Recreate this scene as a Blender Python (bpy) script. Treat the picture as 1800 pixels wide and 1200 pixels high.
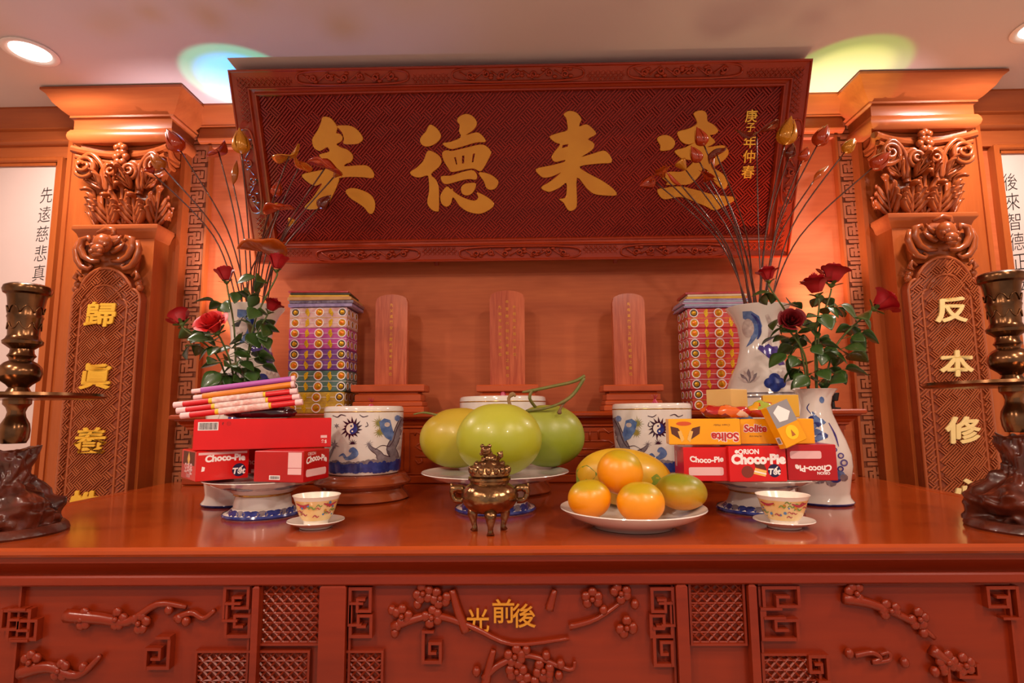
import bpy, bmesh, math, random
from mathutils import Vector, Matrix, noise, Euler

SC = bpy.context.scene
COL = SC.collection
for _o in list(bpy.data.objects):
    bpy.data.objects.remove(_o, do_unlink=True)
random.seed(7)
PI = math.pi

def lin(h):
    """sRGB hex -> linear rgba"""
    h = h.lstrip('#')
    out = []
    for i in (0, 2, 4):
        c = int(h[i:i+2], 16) / 255
        out.append(c / 12.92 if c <= .04045 else ((c + .055) / 1.055) ** 2.4)
    return (out[0], out[1], out[2], 1)

# ------------------------------------------------------------------ camera
FPX = 1000.0
PITCH = math.radians(7.0)
ROLL = math.radians(0.5)
YAW = math.radians(1.0)
EYE = Vector((0, 0, 1.5))
_rz = Matrix.Rotation(YAW, 3, 'Z')
F_ = _rz @ Vector((0, math.cos(PITCH), math.sin(PITCH)))
U0 = _rz @ Vector((0, -math.sin(PITCH), math.cos(PITCH)))
R0 = _rz @ Vector((1, 0, 0))
RC = math.cos(ROLL) * R0 - math.sin(ROLL) * U0
UC = math.sin(ROLL) * R0 + math.cos(ROLL) * U0
cam = bpy.data.cameras.new('camera')
cam.sensor_width = 36
cam.lens = 36 * FPX / 1800
cam.clip_start = .02
cam_ob = bpy.data.objects.new('camera', cam)
COL.objects.link(cam_ob)
cam_ob.matrix_world = Matrix(((RC.x, UC.x, -F_.x, EYE.x), (RC.y, UC.y, -F_.y, EYE.y), (RC.z, UC.z, -F_.z, EYE.z), (0, 0, 0, 1)))
SC.camera = cam_ob

def ray(px, py):
    return RC * ((px - 900) / FPX) + UC * ((600 - py) / FPX) + F_
def P(px, py, Y):
    """the point of the place seen at a photo pixel, at distance Y into the room"""
    d = ray(px, py)
    return EYE + d * (Y / d.y)
def T(px, py, z=1.27):
    """the point of a level surface at height z seen at a photo pixel"""
    d = ray(px, py)
    return EYE + d * ((z - 1.5) / d.z)
def mpp(p):
    """metres per photo pixel at point p"""
    return (Vector(p) - EYE).dot(F_) / FPX

# ------------------------------------------------------------------ world, light, exposure
SC.view_settings.view_transform = 'Standard'
SC.view_settings.look = 'None'
SC.view_settings.gamma = 1
SC.view_settings.use_curve_mapping = False
SC.view_settings.exposure = 0.32
W = bpy.data.worlds.new('room_air')
SC.world = W
W.use_nodes = True
W.node_tree.nodes['Background'].inputs[0].default_value = lin('f2dcd6')
W.node_tree.nodes['Background'].inputs[1].default_value = 0.42

ZC = 2.625           # ceiling
ZT = 1.27            # table top
X0 = -0.02           # centre line of the altar
YW = 2.03            # back wall
def lamp(name, kind, loc, energy, color, size=.1, target=None, **kw):
    l = bpy.data.lights.new(name, kind)
    l.energy = energy
    l.color = lin(color)[:3]
    if kind == 'AREA':
        l.shape = 'DISK'; l.size = size
    elif kind in ('SPOT', 'POINT'):
        l.shadow_soft_size = size
    for k, v in kw.items():
        setattr(l, k, v)
    o = bpy.data.objects.new(name, l)
    COL.objects.link(o)
    o.location = loc
    if target is not None:
        o.rotation_euler = (Vector(target) - Vector(loc)).to_track_quat('-Z', 'Y').to_euler()
    return o
# pillar downlights, then unseen ones added as front fill (the fixtures are built further down)
DOWN = [(-1.52, 1.62, 8.5, 'ffeade'), (1.56, 1.60, 8.5, 'ffeade'),
        (-0.75, -0.1, 11, 'ffe2c8'), (0.75, -0.1, 11, 'ffe2c8'),
        (-1.6, 0.25, 13, 'ffe6d4'), (1.6, 0.25, 13, 'ffe6d4'),
        (-0.8, -1.1, 16, 'ffe6d4'), (0.8, -1.1, 16, 'ffe6d4')]
for (x, y, e, c) in DOWN:
    lamp('downlight_lamp', 'AREA', (x, y, ZC - .012), e, c, .11, (x, y, 0))

# coloured uplights on the rear shelf behind the tall vases (fixtures are built further down)
UP = [((-0.985, 1.90, 1.56), [('1478ff', 100, 17, .6, T(425, 140, ZC)), ('d0ecff', 12, 9, .9, T(392, 166, ZC)), ('20f0c0', 30, 21, .25, T(425, 140, ZC)), ('a8b8ff', 4.5, 70, .3, T(440, 110, ZC)), ('20b0ff', 24, 26, .8, P(480, 440, 1.93)), ('ffe0e4', 42, 46, .9, P(392, 330, YW))]),
      ((1.02, 1.90, 1.56), [('f0f070', 24, 18, .6, T(1482, 128, ZC)), ('60ff50', 16, 22, .25, T(1482, 128, ZC)), ('ffd8a0', 4.5, 74, .4, T(1450, 110, ZC)), ('ff2404', 14, 16, .9, P(1450, 185, YW)), ('ff8a18', 22, 26, .8, P(1355, 440, 1.93)), ('ffdce0', 42, 46, .9, P(1435, 330, YW))])]
for loc, beams in UP:
    for c, e, ang, bl, tgt in beams:
        lamp('uplight_lamp', 'SPOT', loc, e, c, (.006 if ang < 50 else .09), tgt, spot_size=math.radians(ang), spot_blend=bl)

# ------------------------------------------------------------------ mesh builder
class MB:
    def __init__(s):
        s.v = []; s.f = []; s.m = []
    def add(s, verts, faces, M=None, mi=0):
        b = len(s.v)
        if M is not None:
            verts = [M @ Vector(v) for v in verts]
        s.v += [tuple(v) for v in verts]
        for f in faces:
            s.f.append(tuple(i + b for i in f)); s.m.append(mi)
        return s
    def box(s, x0, x1, y0, y1, z0, z1, M=None, mi=0):
        vs = [(x, y, z) for z in (z0, z1) for y in (y0, y1) for x in (x0, x1)]
        return s.add(vs, [(0, 2, 3, 1), (4, 5, 7, 6), (0, 1, 5, 4), (2, 6, 7, 3), (0, 4, 6, 2), (1, 3, 7, 5)], M, mi)
    def bevbox(s, x0, x1, y0, y1, z0, z1, b, M=None, mi=0):
        vs = []; 
        for z, i in ((z0, b), (z0 + b, 0), (z1 - b, 0), (z1, b)):
            vs += [(x0 + i, y0 + i, z), (x1 - i, y0 + i, z), (x1 - i, y1 - i, z), (x0 + i, y1 - i, z)]
        fs = [(3, 2, 1, 0), (12, 13, 14, 15)]
        for k in range(3):
            for j in range(4):
                a = 4*k + j; c = 4*k + (j + 1) % 4
                fs.append((a, c, c + 4, a + 4))
        return s.add(vs, fs, M, mi)
    def prism(s, poly, z0, z1, M=None, mi=0):
        """poly in (x,y), extruded along z"""
        n = len(poly)
        a = sum(poly[i][0]*poly[(i+1) % n][1] - poly[(i+1) % n][0]*poly[i][1] for i in range(n))
        if a < 0: poly = poly[::-1]
        vs = [(p[0], p[1], z0) for p in poly] + [(p[0], p[1], z1) for p in poly]
        fs = [tuple(range(n))[::-1], tuple(range(n, 2*n))]
        fs += [(i, (i+1) % n, n + (i+1) % n, n + i) for i in range(n)]
        return s.add(vs, fs, M, mi)
    def tube(s, pts, r, n=8, M=None, mi=0, cap=True, flat=1.0):
        pts = [Vector(p) for p in pts]
        k = len(pts)
        rs = r if isinstance(r, (list, tuple)) else [r]*k
        t0 = (pts[1] - pts[0]).normalized()
        ref = Vector((0, 0, 1)) if abs(t0.z) < .9 else Vector((1, 0, 0))
        nrm = (ref - t0*ref.dot(t0)).normalized()
        vs = []
        for i in range(k):
            t = (pts[min(i+1, k-1)] - pts[max(i-1, 0)])
            if t.length < 1e-9: t = t0.copy()
            t.normalize()
            nrm = nrm - t*nrm.dot(t)
            if nrm.length < 1e-6:
                nrm = t.orthogonal()
            nrm.normalize()
            bi = t.cross(nrm)
            for j in range(n):
                a = 2*PI*j/n
                vs.append(pts[i] + (nrm*math.cos(a)*flat + bi*math.sin(a))*rs[i])
        fs = [(i*n + j, i*n + (j+1) % n, (i+1)*n + (j+1) % n, (i+1)*n + j) for i in range(k-1) for j in range(n)]
        if cap:
            fs += [tuple(range(n))[::-1], tuple(range((k-1)*n, k*n))]
        return s.add(vs, fs, M, mi)
    def lathe(s, prof, n=32, M=None, mi=0, a0=0, a1=2*PI):
        full = abs(a1 - a0 - 2*PI) < 1e-6
        m = n if full else n + 1
        vs = []
        for (r, z) in prof:
            for j in range(m):
                a = a0 + (a1 - a0)*j/n
                vs.append((r*math.cos(a), r*math.sin(a), z))
        fs = []
        for i in range(len(prof) - 1):
            for j in range(n):
                j2 = (j + 1) % m
                fs.append((i*m + j, i*m + j2, (i+1)*m + j2, (i+1)*m + j))
        if full:
            fs += [tuple(range(m))[::-1], tuple(range((len(prof)-1)*m, len(prof)*m))]
        return s.add(vs, fs, M, mi)
    def ball(s, c, r, n=12, m=8, M=None, mi=0, fn=None):
        rx, ry, rz = r if isinstance(r, (tuple, list)) else (r, r, r)
        vs = [(c[0], c[1], c[2] - rz)]
        for i in range(1, m):
            t = PI*i/m
            for j in range(n):
                a = 2*PI*j/n
                vs.append((c[0] + rx*math.sin(t)*math.cos(a), c[1] + ry*math.sin(t)*math.sin(a), c[2] - rz*math.cos(t)))
        vs.append((c[0], c[1], c[2] + rz))
        if fn: vs = [fn(Vector(v)) for v in vs]
        fs = [(0, 1 + (j+1) % n, 1 + j) for j in range(n)]
        for i in range(m - 2):
            for j in range(n):
                a = 1 + i*n + j; b = 1 + i*n + (j+1) % n
                fs.append((a, b, b + n, a + n))
        l = len(vs) - 1; b0 = 1 + (m-2)*n
        fs += [(b0 + j, b0 + (j+1) % n, l) for j in range(n)]
        return s.add(vs, fs, M, mi)
    def grid(s, fn, nu, nv, M=None, mi=0, thick=None):
        vs = [fn(i/nu, j/nv) for j in range(nv+1) for i in range(nu+1)]
        fs = [(j*(nu+1)+i, j*(nu+1)+i+1, (j+1)*(nu+1)+i+1, (j+1)*(nu+1)+i) for j in range(nv) for i in range(nu)]
        if thick:
            k = len(vs)
            vs = vs + [Vector(v) + Vector(thick) for v in vs]
            fs = fs + [tuple(x + k for x in f[::-1]) for f in fs]
            w = nu + 1
            rim = [i for i in range(w)] + [j*w + nu for j in range(1, nv+1)] + [nv*w + i for i in range(nu-1, -1, -1)] + [j*w for j in range(nv-1, 0, -1)]
            fs += [(rim[(i+1) % len(rim)], rim[i], rim[i]+k, rim[(i+1) % len(rim)]+k) for i in range(len(rim))]
        return s.add(vs, fs, M, mi)
    def mesh(s, name, mats, smooth=None):
        me = bpy.data.meshes.new(name)
        me.from_pydata(s.v, [], s.f)
        for m in (mats if isinstance(mats, (list, tuple)) else [mats]):
            me.materials.append(m)
        if any(s.m):
            me.polygons.foreach_set('material_index', s.m)
        if smooth is not None:
            me.polygons.foreach_set('use_smooth', [True]*len(s.f))
            me.update()
            if smooth < 3.1:
                me.set_sharp_from_angle(angle=smooth)
        me.update()
        return me
    def build(s, name, mats, parent=None, smooth=None, loc=None):
        return link(name, s.mesh(name, mats, smooth), parent, loc)

def link(name, me, parent=None, loc=None, rot=None, scale=None):
    o = bpy.data.objects.new(name, me)
    COL.objects.link(o)
    if parent is not None: o.parent = parent
    if loc is not None: o.location = loc
    if rot is not None: o.rotation_euler = rot
    if scale is not None: o.scale = scale
    return o
def tag(o, label, cat, group=None):
    o['label'] = label; o['category'] = cat
    if group: o['group'] = group
    return o
def thing(name, label, cat, loc=(0, 0, 0), rz=0, group=None):
    o = bpy.data.objects.new(name, None)
    o.empty_display_size = .02
    COL.objects.link(o)
    o.location = loc; o.rotation_euler = (0, 0, rz)
    return tag(o, label, cat, group)
def struct(o):
    o['kind'] = 'structure'; return o
def stuff(o):
    o['kind'] = 'stuff'; return o
def frame(name, loc=(0, 0, 0)):
    o = bpy.data.objects.new(name, None); o.empty_display_size = .02
    COL.objects.link(o); o.location = loc
    return struct(o)

SM = math.radians(40)

def catmull(pts, k=4, closed=False):
    pts = [Vector(p) for p in pts]
    n = len(pts); out = []
    rng = range(n) if closed else range(n - 1)
    for i in rng:
        if closed:
            a, b, c, d = pts[i-1], pts[i], pts[(i+1) % n], pts[(i+2) % n]
        else:
            a = pts[max(i-1, 0)]; b = pts[i]; c = pts[i+1]; d = pts[min(i+2, n-1)]
        for j in range(k):
            t = j/k
            out.append(.5*((2*b) + (c - a)*t + (2*a - 5*b + 4*c - d)*t*t + (3*b - a - 3*c + d)*t**3))
    if not closed: out.append(pts[-1])
    return out
def spiral(cx, cy, r0, r1, a0, turns, n=22):
    """flat spiral points (x, y) from radius r0 in to r1"""
    return [(cx + (r0 + (r1 - r0)*i/n)*math.cos(a0 + 2*PI*turns*i/n), cy + (r0 + (r1 - r0)*i/n)*math.sin(a0 + 2*PI*turns*i/n)) for i in range(n+1)]

_dg = None
def _curve_to_mesh(c):
    o = bpy.data.objects.new('tmp', c)
    COL.objects.link(o)
    dg = bpy.context.evaluated_depsgraph_get()
    me = bpy.data.meshes.new_from_object(o.evaluated_get(dg))
    vs = [v.co.copy() for v in me.vertices]; fs = [tuple(p.vertices) for p in me.polygons]
    bpy.data.objects.remove(o, do_unlink=True)
    bpy.data.meshes.remove(me); bpy.data.curves.remove(c)
    return vs, fs
_txt = {}
def text(body, size=1.0, offset=0.0, extrude=.02, shear=0, space=1.0, res=3):
    """raised lettering, centred on the origin in x,y; the front is +z. Sizes are in em before scaling."""
    key = (body, offset, extrude, shear, space, res)
    if key not in _txt:
        c = bpy.data.curves.new('t', 'FONT')
        c.body = body; c.offset = offset; c.extrude = extrude; c.shear = shear; c.resolution_u = res
        c.space_character = space
        vs, fs = _curve_to_mesh(c)
        x0 = min(v.x for v in vs); x1 = max(v.x for v in vs); y0 = min(v.y for v in vs); y1 = max(v.y for v in vs)
        _txt[key] = ([Vector((v.x - (x0+x1)/2, v.y - (y0+y1)/2, v.z + extrude)) for v in vs], fs, x1 - x0, y1 - y0)
    vs, fs, w, h = _txt[key]
    return [v*size for v in vs], fs, w*size, h*size
def shape(polys, extrude=.004, bevel=0.0):
    """filled flat shape with holes from closed polylines in x,y; front is +z"""
    c = bpy.data.curves.new('t', 'CURVE')
    c.dimensions = '2D'; c.fill_mode = 'BOTH'; c.extrude = extrude; c.bevel_depth = bevel; c.bevel_resolution = 0
    for pl in polys:
        sp = c.splines.new('POLY'); sp.points.add(len(pl) - 1); sp.use_cyclic_u = True
        for q, p in zip(sp.points, pl): q.co = (p[0], p[1], 0, 1)
    vs, fs = _curve_to_mesh(c)
    return [Vector((v.x, v.y, v.z + extrude)) for v in vs], fs

# vertical face frame: x right, y up, z towards the viewer (-Y)
def face(x, y, z, tilt=0, yaw=0, roll=0):
    return Matrix.Translation((x, y, z)) @ Matrix.Rotation(yaw, 4, 'Z') @ Matrix.Rotation(PI/2 - tilt, 4, 'X') @ Matrix.Rotation(roll, 4, 'Z')

# ------------------------------------------------------------------ materials
def mat(name, color, rough=.5, metal=0, coat=0, spec=.5, var=None, vscale=12, bump=0, bscale=40, emit=None, trans=0, sss=0, stretch=(1, 1, 1)):
    m = bpy.data.materials.new(name); m.use_nodes = True
    nt = m.node_tree; b = nt.nodes['Principled BSDF']
    col = lin(color)
    b.inputs['Base Color'].default_value = col
    b.inputs['Roughness'].default_value = rough
    b.inputs['Metallic'].default_value = metal
    b.inputs['Specular IOR Level'].default_value = spec
    b.inputs['Coat Weight'].default_value = coat
    b.inputs['Coat Roughness'].default_value = .08
    b.inputs['Transmission Weight'].default_value = trans
    if sss:
        b.inputs['Subsurface Weight'].default_value = sss
        b.inputs['Subsurface Radius'].default_value = (.01, .005, .002)
    if emit:
        b.inputs['Emission Color'].default_value = lin(emit[0]); b.inputs['Emission Strength'].default_value = emit[1]
    if var or bump:
        tc = nt.nodes.new('ShaderNodeTexCoord'); mp = nt.nodes.new('ShaderNodeMapping')
        mp.inputs['Scale'].default_value = stretch
        nt.links.new(tc.outputs['Object'], mp.inputs[0])
    if var:
        nz = nt.nodes.new('ShaderNodeTexNoise'); nz.inputs['Scale'].default_value = vscale; nz.inputs['Detail'].default_value = 4
        rp = nt.nodes.new('ShaderNodeValToRGB')
        rp.color_ramp.elements[0].position = .35; rp.color_ramp.elements[1].position = .65
        rp.color_ramp.elements[0].color = col; rp.color_ramp.elements[1].color = lin(var)
        nt.links.new(mp.outputs[0], nz.inputs['Vector']); nt.links.new(nz.outputs[0], rp.inputs[0]); nt.links.new(rp.outputs[0], b.inputs['Base Color'])
    if bump:
        nb = nt.nodes.new('ShaderNodeTexNoise'); nb.inputs['Scale'].default_value = bscale; nb.inputs['Detail'].default_value = 3
        bp = nt.nodes.new('ShaderNodeBump'); bp.inputs['Strength'].default_value = bump; bp.inputs['Distance'].default_value = .004
        nt.links.new(mp.outputs[0], nb.inputs['Vector']); nt.links.new(nb.outputs[0], bp.inputs['Height']); nt.links.new(bp.outputs[0], b.inputs['Normal'])
    return m
def wood(name, light, dark, axis='z', rough=.32, coat=.25, scale=1.0, contrast=.55, world=True):
    """varnished wood: fibres stretched along one axis"""
    m = bpy.data.materials.new(name); m.use_nodes = True
    nt = m.node_tree; b = nt.nodes['Principled BSDF']; N = nt.nodes.new; L = nt.links.new
    b.inputs['Roughness'].default_value = rough; b.inputs['Coat Weight'].default_value = coat; b.inputs['Coat Roughness'].default_value = .12; b.inputs['Specular IOR Level'].default_value = .32
    tc = N('ShaderNodeTexCoord'); mp = N('ShaderNodeMapping')
    a, c = 1.1*scale, 13*scale
    mp.inputs['Scale'].default_value = {'x': (a, c, c), 'y': (c, a, c), 'z': (c, c, a)}[axis]
    if world:
        g = N('ShaderNodeNewGeometry'); L(g.outputs['Position'], mp.inputs[0])
    else:
        L(tc.outputs['Object'], mp.inputs[0])
    n1 = N('ShaderNodeTexNoise'); n1.inputs['Scale'].default_value = 1.0; n1.inputs['Detail'].default_value = 5; n1.inputs['Distortion'].default_value = .8
    L(mp.outputs[0], n1.inputs['Vector'])
    n2 = N('ShaderNodeTexNoise'); n2.inputs['Scale'].default_value = 9.0; n2.inputs['Detail'].default_value = 3
    L(mp.outputs[0], n2.inputs['Vector'])
    mx = N('ShaderNodeMix'); mx.data_type = 'FLOAT'; mx.inputs[0].default_value = .3
    L(n1.outputs[0], mx.inputs[2]); L(n2.outputs[0], mx.inputs[3])
    rp = N('ShaderNodeValToRGB'); e = rp.color_ramp.elements
    e[0].position = .5 - contrast/4; e[1].position = .5 + contrast/4
    e[0].color = lin(dark); e[1].color = lin(light)
    L(mx.outputs[0], rp.inputs[0]); L(rp.outputs[0], b.inputs['Base Color'])
    bp = N('ShaderNodeBump'); bp.inputs['Strength'].default_value = .06; bp.inputs['Distance'].default_value = .002
    L(n2.outputs[0], bp.inputs['Height']); L(bp.outputs[0], b.inputs['Normal'])
    return m

M = {}
M['ceil'] = mat('ceiling_paint', 'dcd2d0', .9, var='d6cac8', vscale=1.5)
M['floor'] = mat('floor_tile', 'd2c2b0', .3, var='c8b8a6', vscale=3)
M['wall_plaster'] = mat('wall_plaster', 'e2d2c4', .9, var='dccabc', vscale=2)
M['wall'] = wood('wall_veneer', 'cc6c3c', 'ae522a', 'x', .55, 0, .8, .7)
M['oak_v'] = wood('pillar_wood', 'b8602a', 'a04c20', 'z', .34, .2, 1, .9)
M['oak_x'] = wood('moulding_wood', 'b5602f', '9a4a24', 'x', .32, .2, 1, .9)
M['carve'] = wood('carved_wood', 'a85426', '863e1a', 'z', .26, .35, .8, .9, False)
M['fret'] = wood('fret_wood', 'b8704a', 'a05c3c', 'z', .45, .05, 1, .9)
M['fret_back'] = wood('fret_ground_wood', '84462a', '6e3820', 'z', .5, .0, 1, .9)
M['board'] = wood('board_red_wood', '9c2004', '821602', 'x', .5, 0, .8, .9)
M['board_frame'] = wood('board_frame_wood', 'a8360e', '8a2606', 'x', .36, .1, .8, .9)
M['couplet'] = wood('couplet_wood', '9a4a26', '843a1c', 'z', .34, .2, .9, .9)
M['couplet_rim'] = wood('couplet_rim_wood', 'ad5a30', '964822', 'z', .32, .25, .9, .9)
M['gold'] = mat('gold_leaf', 'd8942c', .34, .35, var='cf8826', vscale=8, spec=.5)
M['gold2'] = mat('bright_gold_leaf', 'efc040', .38, .2, var='e8b436', vscale=8)
M['gold3'] = mat('pale_gold_leaf', 'f4dfa0', .38, .2, var='f0d890', vscale=8)
M['table'] = wood('table_wood', 'b04a18', '923610', 'x', .16, .45, .7, .9)
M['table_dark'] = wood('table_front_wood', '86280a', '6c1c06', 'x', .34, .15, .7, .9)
M['shelf'] = wood('shelf_wood', 'aa4416', '903410', 'x', .26, .3, .8, .9)
M['tablet'] = wood('tablet_rosewood', 'd06c42', 'a64426', 'z', .3, .2, 1.6, .5, False)
M['tablet_base'] = wood('tablet_base_wood', 'c85c2e', 'b44c22', 'x', .3, .25, 1, .9)
M['turned'] = wood('turned_stand_wood', 'a8522e', '8a3c1e', 'x', .12, .6, .8, .9, False)
M['paper'] = mat('scroll_paper', 'dcc6be', .8, var='d8c0b8', vscale=2)
M['ink'] = mat('black_ink', '15100e', .7)
# ================================================================== ROOM
struct(MB().box(-2.9, 2.9, -2.2, 2.4, -.05, 0).build('floor', M['floor']))
struct(MB().box(-2.9, 2.9, -2.2, 2.4, ZC, ZC + .06).build('ceiling', M['ceil']))
struct(MB().box(-2.9, 2.9, YW, YW + .08, 0, ZC).build('wall_back', M['wall']))
struct(MB().box(-2.9, -2.82, -2.2, YW, 0, ZC).build('wall_left', M['wall_plaster']))
struct(MB().box(2.82, 2.9, -2.2, YW, 0, ZC).build('wall_right', M['wall_plaster']))

# downlight fixtures, those of the added fill lamps too
ring_me = MB().lathe([(.052, 0), (.072, 0), (.074, -.004), (.07, -.007), (.058, -.006), (.052, 0)], 28).mesh('rim', mat('downlight_rim', 'f0ece8', .4), 1)
lens_me = MB().lathe([(.001, -.002), (.052, -.002), (.052, 0), (.001, 0)], 28).mesh('lens', mat('downlight_lens', 'ffffff', .4, emit=('fff0e2', 9)))
DL = ['glowing recessed downlight in the ceiling above the left pillar', 'glowing recessed downlight in the ceiling above the right pillar',
      'added fill downlight in the ceiling left of the table front', 'added fill downlight in the ceiling right of the table front',
      'added fill downlight in the ceiling far left, behind the photographer', 'added fill downlight in the ceiling far right, behind the photographer',
      'rearmost left added fill downlight in the ceiling', 'rearmost right added fill downlight in the ceiling']
for (x, y, e, c), lb in zip(DOWN, DL):
    t = thing('downlight', lb, 'ceiling light', (x, y, ZC), 0, 'recessed downlights')
    link('rim', ring_me, t); link('lens', lens_me, t)

# crown moulding profile (out from wall = -y, z down from ceiling), swept along a path in plan
CROWN = [(0, 0), (.105, 0), (.105, -.012), (.1, -.018), (.094, -.03), (.078, -.055), (.056, -.075), (.046, -.086), (.046, -.094), (.04, -.098),
         (.034, -.102), (.034, -.155), (.042, -.16), (.046, -.172), (.04, -.184), (.03, -.19), (.012, -.196), (0, -.196)]
def moulding(mb, path, prof, z):
    """sweep profile (out, dz) along plan path; 'out' is to the right of the walking direction"""
    n = len(path); k = len(prof); vs = []
    for i in range(n):
        p = Vector(path[i])
        d0 = (Vector(path[i]) - Vector(path[i-1])).normalized() if i > 0 else None
        d1 = (Vector(path[i+1]) - Vector(path[i])).normalized() if i < n-1 else None
        if d0 is None: d0 = d1
        if d1 is None: d1 = d0
        n0 = Vector((d0.y, -d0.x)); n1 = Vector((d1.y, -d1.x))
        mi = (n0 + n1).normalized()
        mi /= max(.3, mi.dot(n0))
        for (o, dz) in prof:
            vs.append((p.x + mi.x*o, p.y + mi.y*o, z + dz))
    fs = [(i*k + j, i*k + j + 1, (i+1)*k + j + 1, (i+1)*k + j) for i in range(n-1) for j in range(k-1)]
    fs += [tuple(range(k)), tuple(range((n-1)*k, n*k))[::-1]]
    mb.add(vs, fs)
LOWCROWN = [(o*.9, dz*.62) for (o, dz) in CROWN]
XPL, XPR = -1.40, 1.388     # pillar centre lines
mb = MB(); moulding(mb, [(XPL + .2, YW), (XPR - .2, YW)], LOWCROWN, ZC)
struct(mb.build('trim_1', M['oak_x'], None, SM))
for nm, a, b in (('trim_2', -2.82, XPL - .2), ('trim_3', XPR + .2, 2.82)):
    mb = MB(); moulding(mb, [(a, YW), (b, YW)], LOWCROWN, ZC)
    mb.box(a, b, YW - .02, YW, (P(60, 290, YW) if a < 0 else P(1770, 268, YW)).z + .016, ZC - .118)
    struct(mb.build(nm, M['oak_x'], None, SM))

# ------------------------------------------------------------------ fret strips
def fret_unit(w, h, bar, dep):
    """one interlocked key of raised bars, x right, y up, z out"""
    mb = MB(); g = w/8.0; q = h/8.0; e = bar/2
    segs = [((0, 8), (6.3, 8)), ((0, 8), (0, 2.2)), ((0, 2.2), (2.6, 2.2)), ((8, 0), (1.7, 0)), ((8, 0), (8, 5.8)), ((8, 5.8), (5.4, 5.8)),
            ((4, 1.9), (4, 6.1)), ((2.1, 4.1), (5.9, 4.1)), ((2.1, 4.1), (2.1, 6.1)), ((5.9, 4.1), (5.9, 1.9))]
    for i, (a, b) in enumerate(segs):
        x0, x1 = sorted((a[0], b[0])); y0, y1 = sorted((a[1], b[1]))
        f = e - i*.00008
        mb.box(x0*g - f, x1*g + f, y0*q - f, y1*q + f, 0, dep + i*.00015)
    return mb
U = .0785; UW = .058; UH = U - .0145
fu = fret_unit(UW, UH, .0110, .005).mesh('fret_block', M['fret'])
def fret_strip(name, xc, zlo, zhi, flip):
    root = frame(name, (xc, YW, zlo))
    w = UW + .024
    MB().box(-w/2, w/2, -.016, 0, -U, zhi - zlo).build('fret_ground', M['fret_back'], root)
    for s in (-1, 1):
        MB().box(s*w/2 - .004, s*w/2 + .004, -.026, 0, 0, zhi - zlo).build('strip_edge', M['oak_v'], root)
    n = int((zhi - zlo)/U) + 1
    for i in range(n):
        o = link('fret_block', fu, root)
        o.matrix_local = face(UW/2 if flip else -UW/2, -.016, zhi - zlo - (i+1)*U + .006) @ Matrix.Diagonal((-1 if flip else 1, 1, 1, 1))
    return root
XSL, XSR = P(357, 268, YW).x, P(1484, 268, YW).x
ZS = P(357, 262, YW).z
fret_strip('trim_4', XSL, ZT, ZS, True)
fret_strip('trim_5', XSR, ZT, ZS, True)
# horizontal fret band under the crown
root = frame('trim_6', (X0, YW, ZS))
L = (XSR - XSL) + .12
MB().box(-L/2, L/2, -.012, 0, 0, .105).build('fret_ground', M['fret_back'], root)
mb = MB()
mb.box(-L/2, L/2, -.02, 0, -.004, .006); mb.box(-L/2, L/2, -.02, 0, .096, .106)
mb.build('strip_edge', M['fret'], root)
n = int(L/.086)
fu2 = fret_unit(.068, .068, .011, .006).mesh('fret_block', M['fret'])
for i in range(n):
    x = -L/2 + (i + .5)*L/n
    if abs(x) < .80: continue         # behind the sign board
    o = link('fret_block', fu2, root); o.matrix_local = face(x - .035, -.012, .016)

# ------------------------------------------------------------------ pillars with Corinthian capitals
def acanthus(w, h, curl, pairs=3):
    """carved acanthus leaf standing on the origin: x across, -y out, z up; midrib, paired lobes and a tip rolled over forwards"""
    mb = MB()
    def out(t):     # how far the leaf face stands out at height t
        return -.006 - .02*math.sin(min(1, t)*PI/2)
    def fn(u, t):
        s = (u - .5)*2; wid = w/2*.62*(.75 + .25*math.sin(t*PI*.7))
        return (s*wid, out(t) + .012*s*s + .003, h*.86*t)
    mb.grid(fn, 6, 8, thick=(0, .008, 0))
    # midrib running into the rolled tip
    rib = [(0, out(t) - .004, h*.86*t) for t in (0, .2, .4, .6, .8, 1.0)]
    rib += [(0, out(1) - .004 - curl*(1 - math.cos(a)), h*.86 + curl*math.sin(a)) for a in (.6, 1.2, 1.8, 2.4, 2.9)]
    mb.tube(rib, [w*.10, w*.095, w*.09, w*.085, w*.09, w*.11, w*.15, w*.18, w*.17, w*.13, w*.06], 8)
    for k in range(pairs):
        t0 = .02 + .2*k; L_ = w*(.60 - .07*k)
        for sd in (-1, 1):
            z0 = h*.86*t0
            pts = catmull([(sd*w*.05, out(t0) - .004, z0), (sd*L_*.42, out(t0 + .1) - .010, z0 + h*.14), (sd*L_*.70, out(t0 + .25) - .012, z0 + h*.30), (sd*L_*.86, out(t0 + .35) - .020, z0 + h*.40), (sd*L_*.80, out(t0 + .4) - .030, z0 + h*.43)], 4)
            n = len(pts)
            mb.tube(pts, [w*(.07 + .09*math.sin(min(1, i/(n-1)*1.08)*PI)) for i in range(n)], 8, flat=.8)
            mb.tube([(p[0]*.9, p[1] - w*.115, p[2] + h*.01) for p in pts[3:-4]], w*.022, 5)
    return mb
leaf_big = acanthus(.078, .15, .016).mesh('acanthus_leaf', M['carve'], 3.2)
leaf_tall = acanthus(.072, .21, .02).mesh('acanthus_leaf', M['carve'], 3.2)
leaf_fan = acanthus(.06, .10, .02, 2).mesh('acanthus_leaf', M['carve'], 3.2)
def volute(r, turns, tail, w, side):
    """rolled volute with a stalk sweeping down to the bell; x,z in the picture plane"""
    pts = spiral(0, 0, r*.16, r, PI*.3, turns, 34)
    tail_pts = [(r*1.02 + (0), r*.35)] if False else []
    pts = [(x*side, y) for x, y in pts]
    rad = [w*(.55 + .45*i/len(pts)) for i in range(len(pts))]
    return pts, rad
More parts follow.
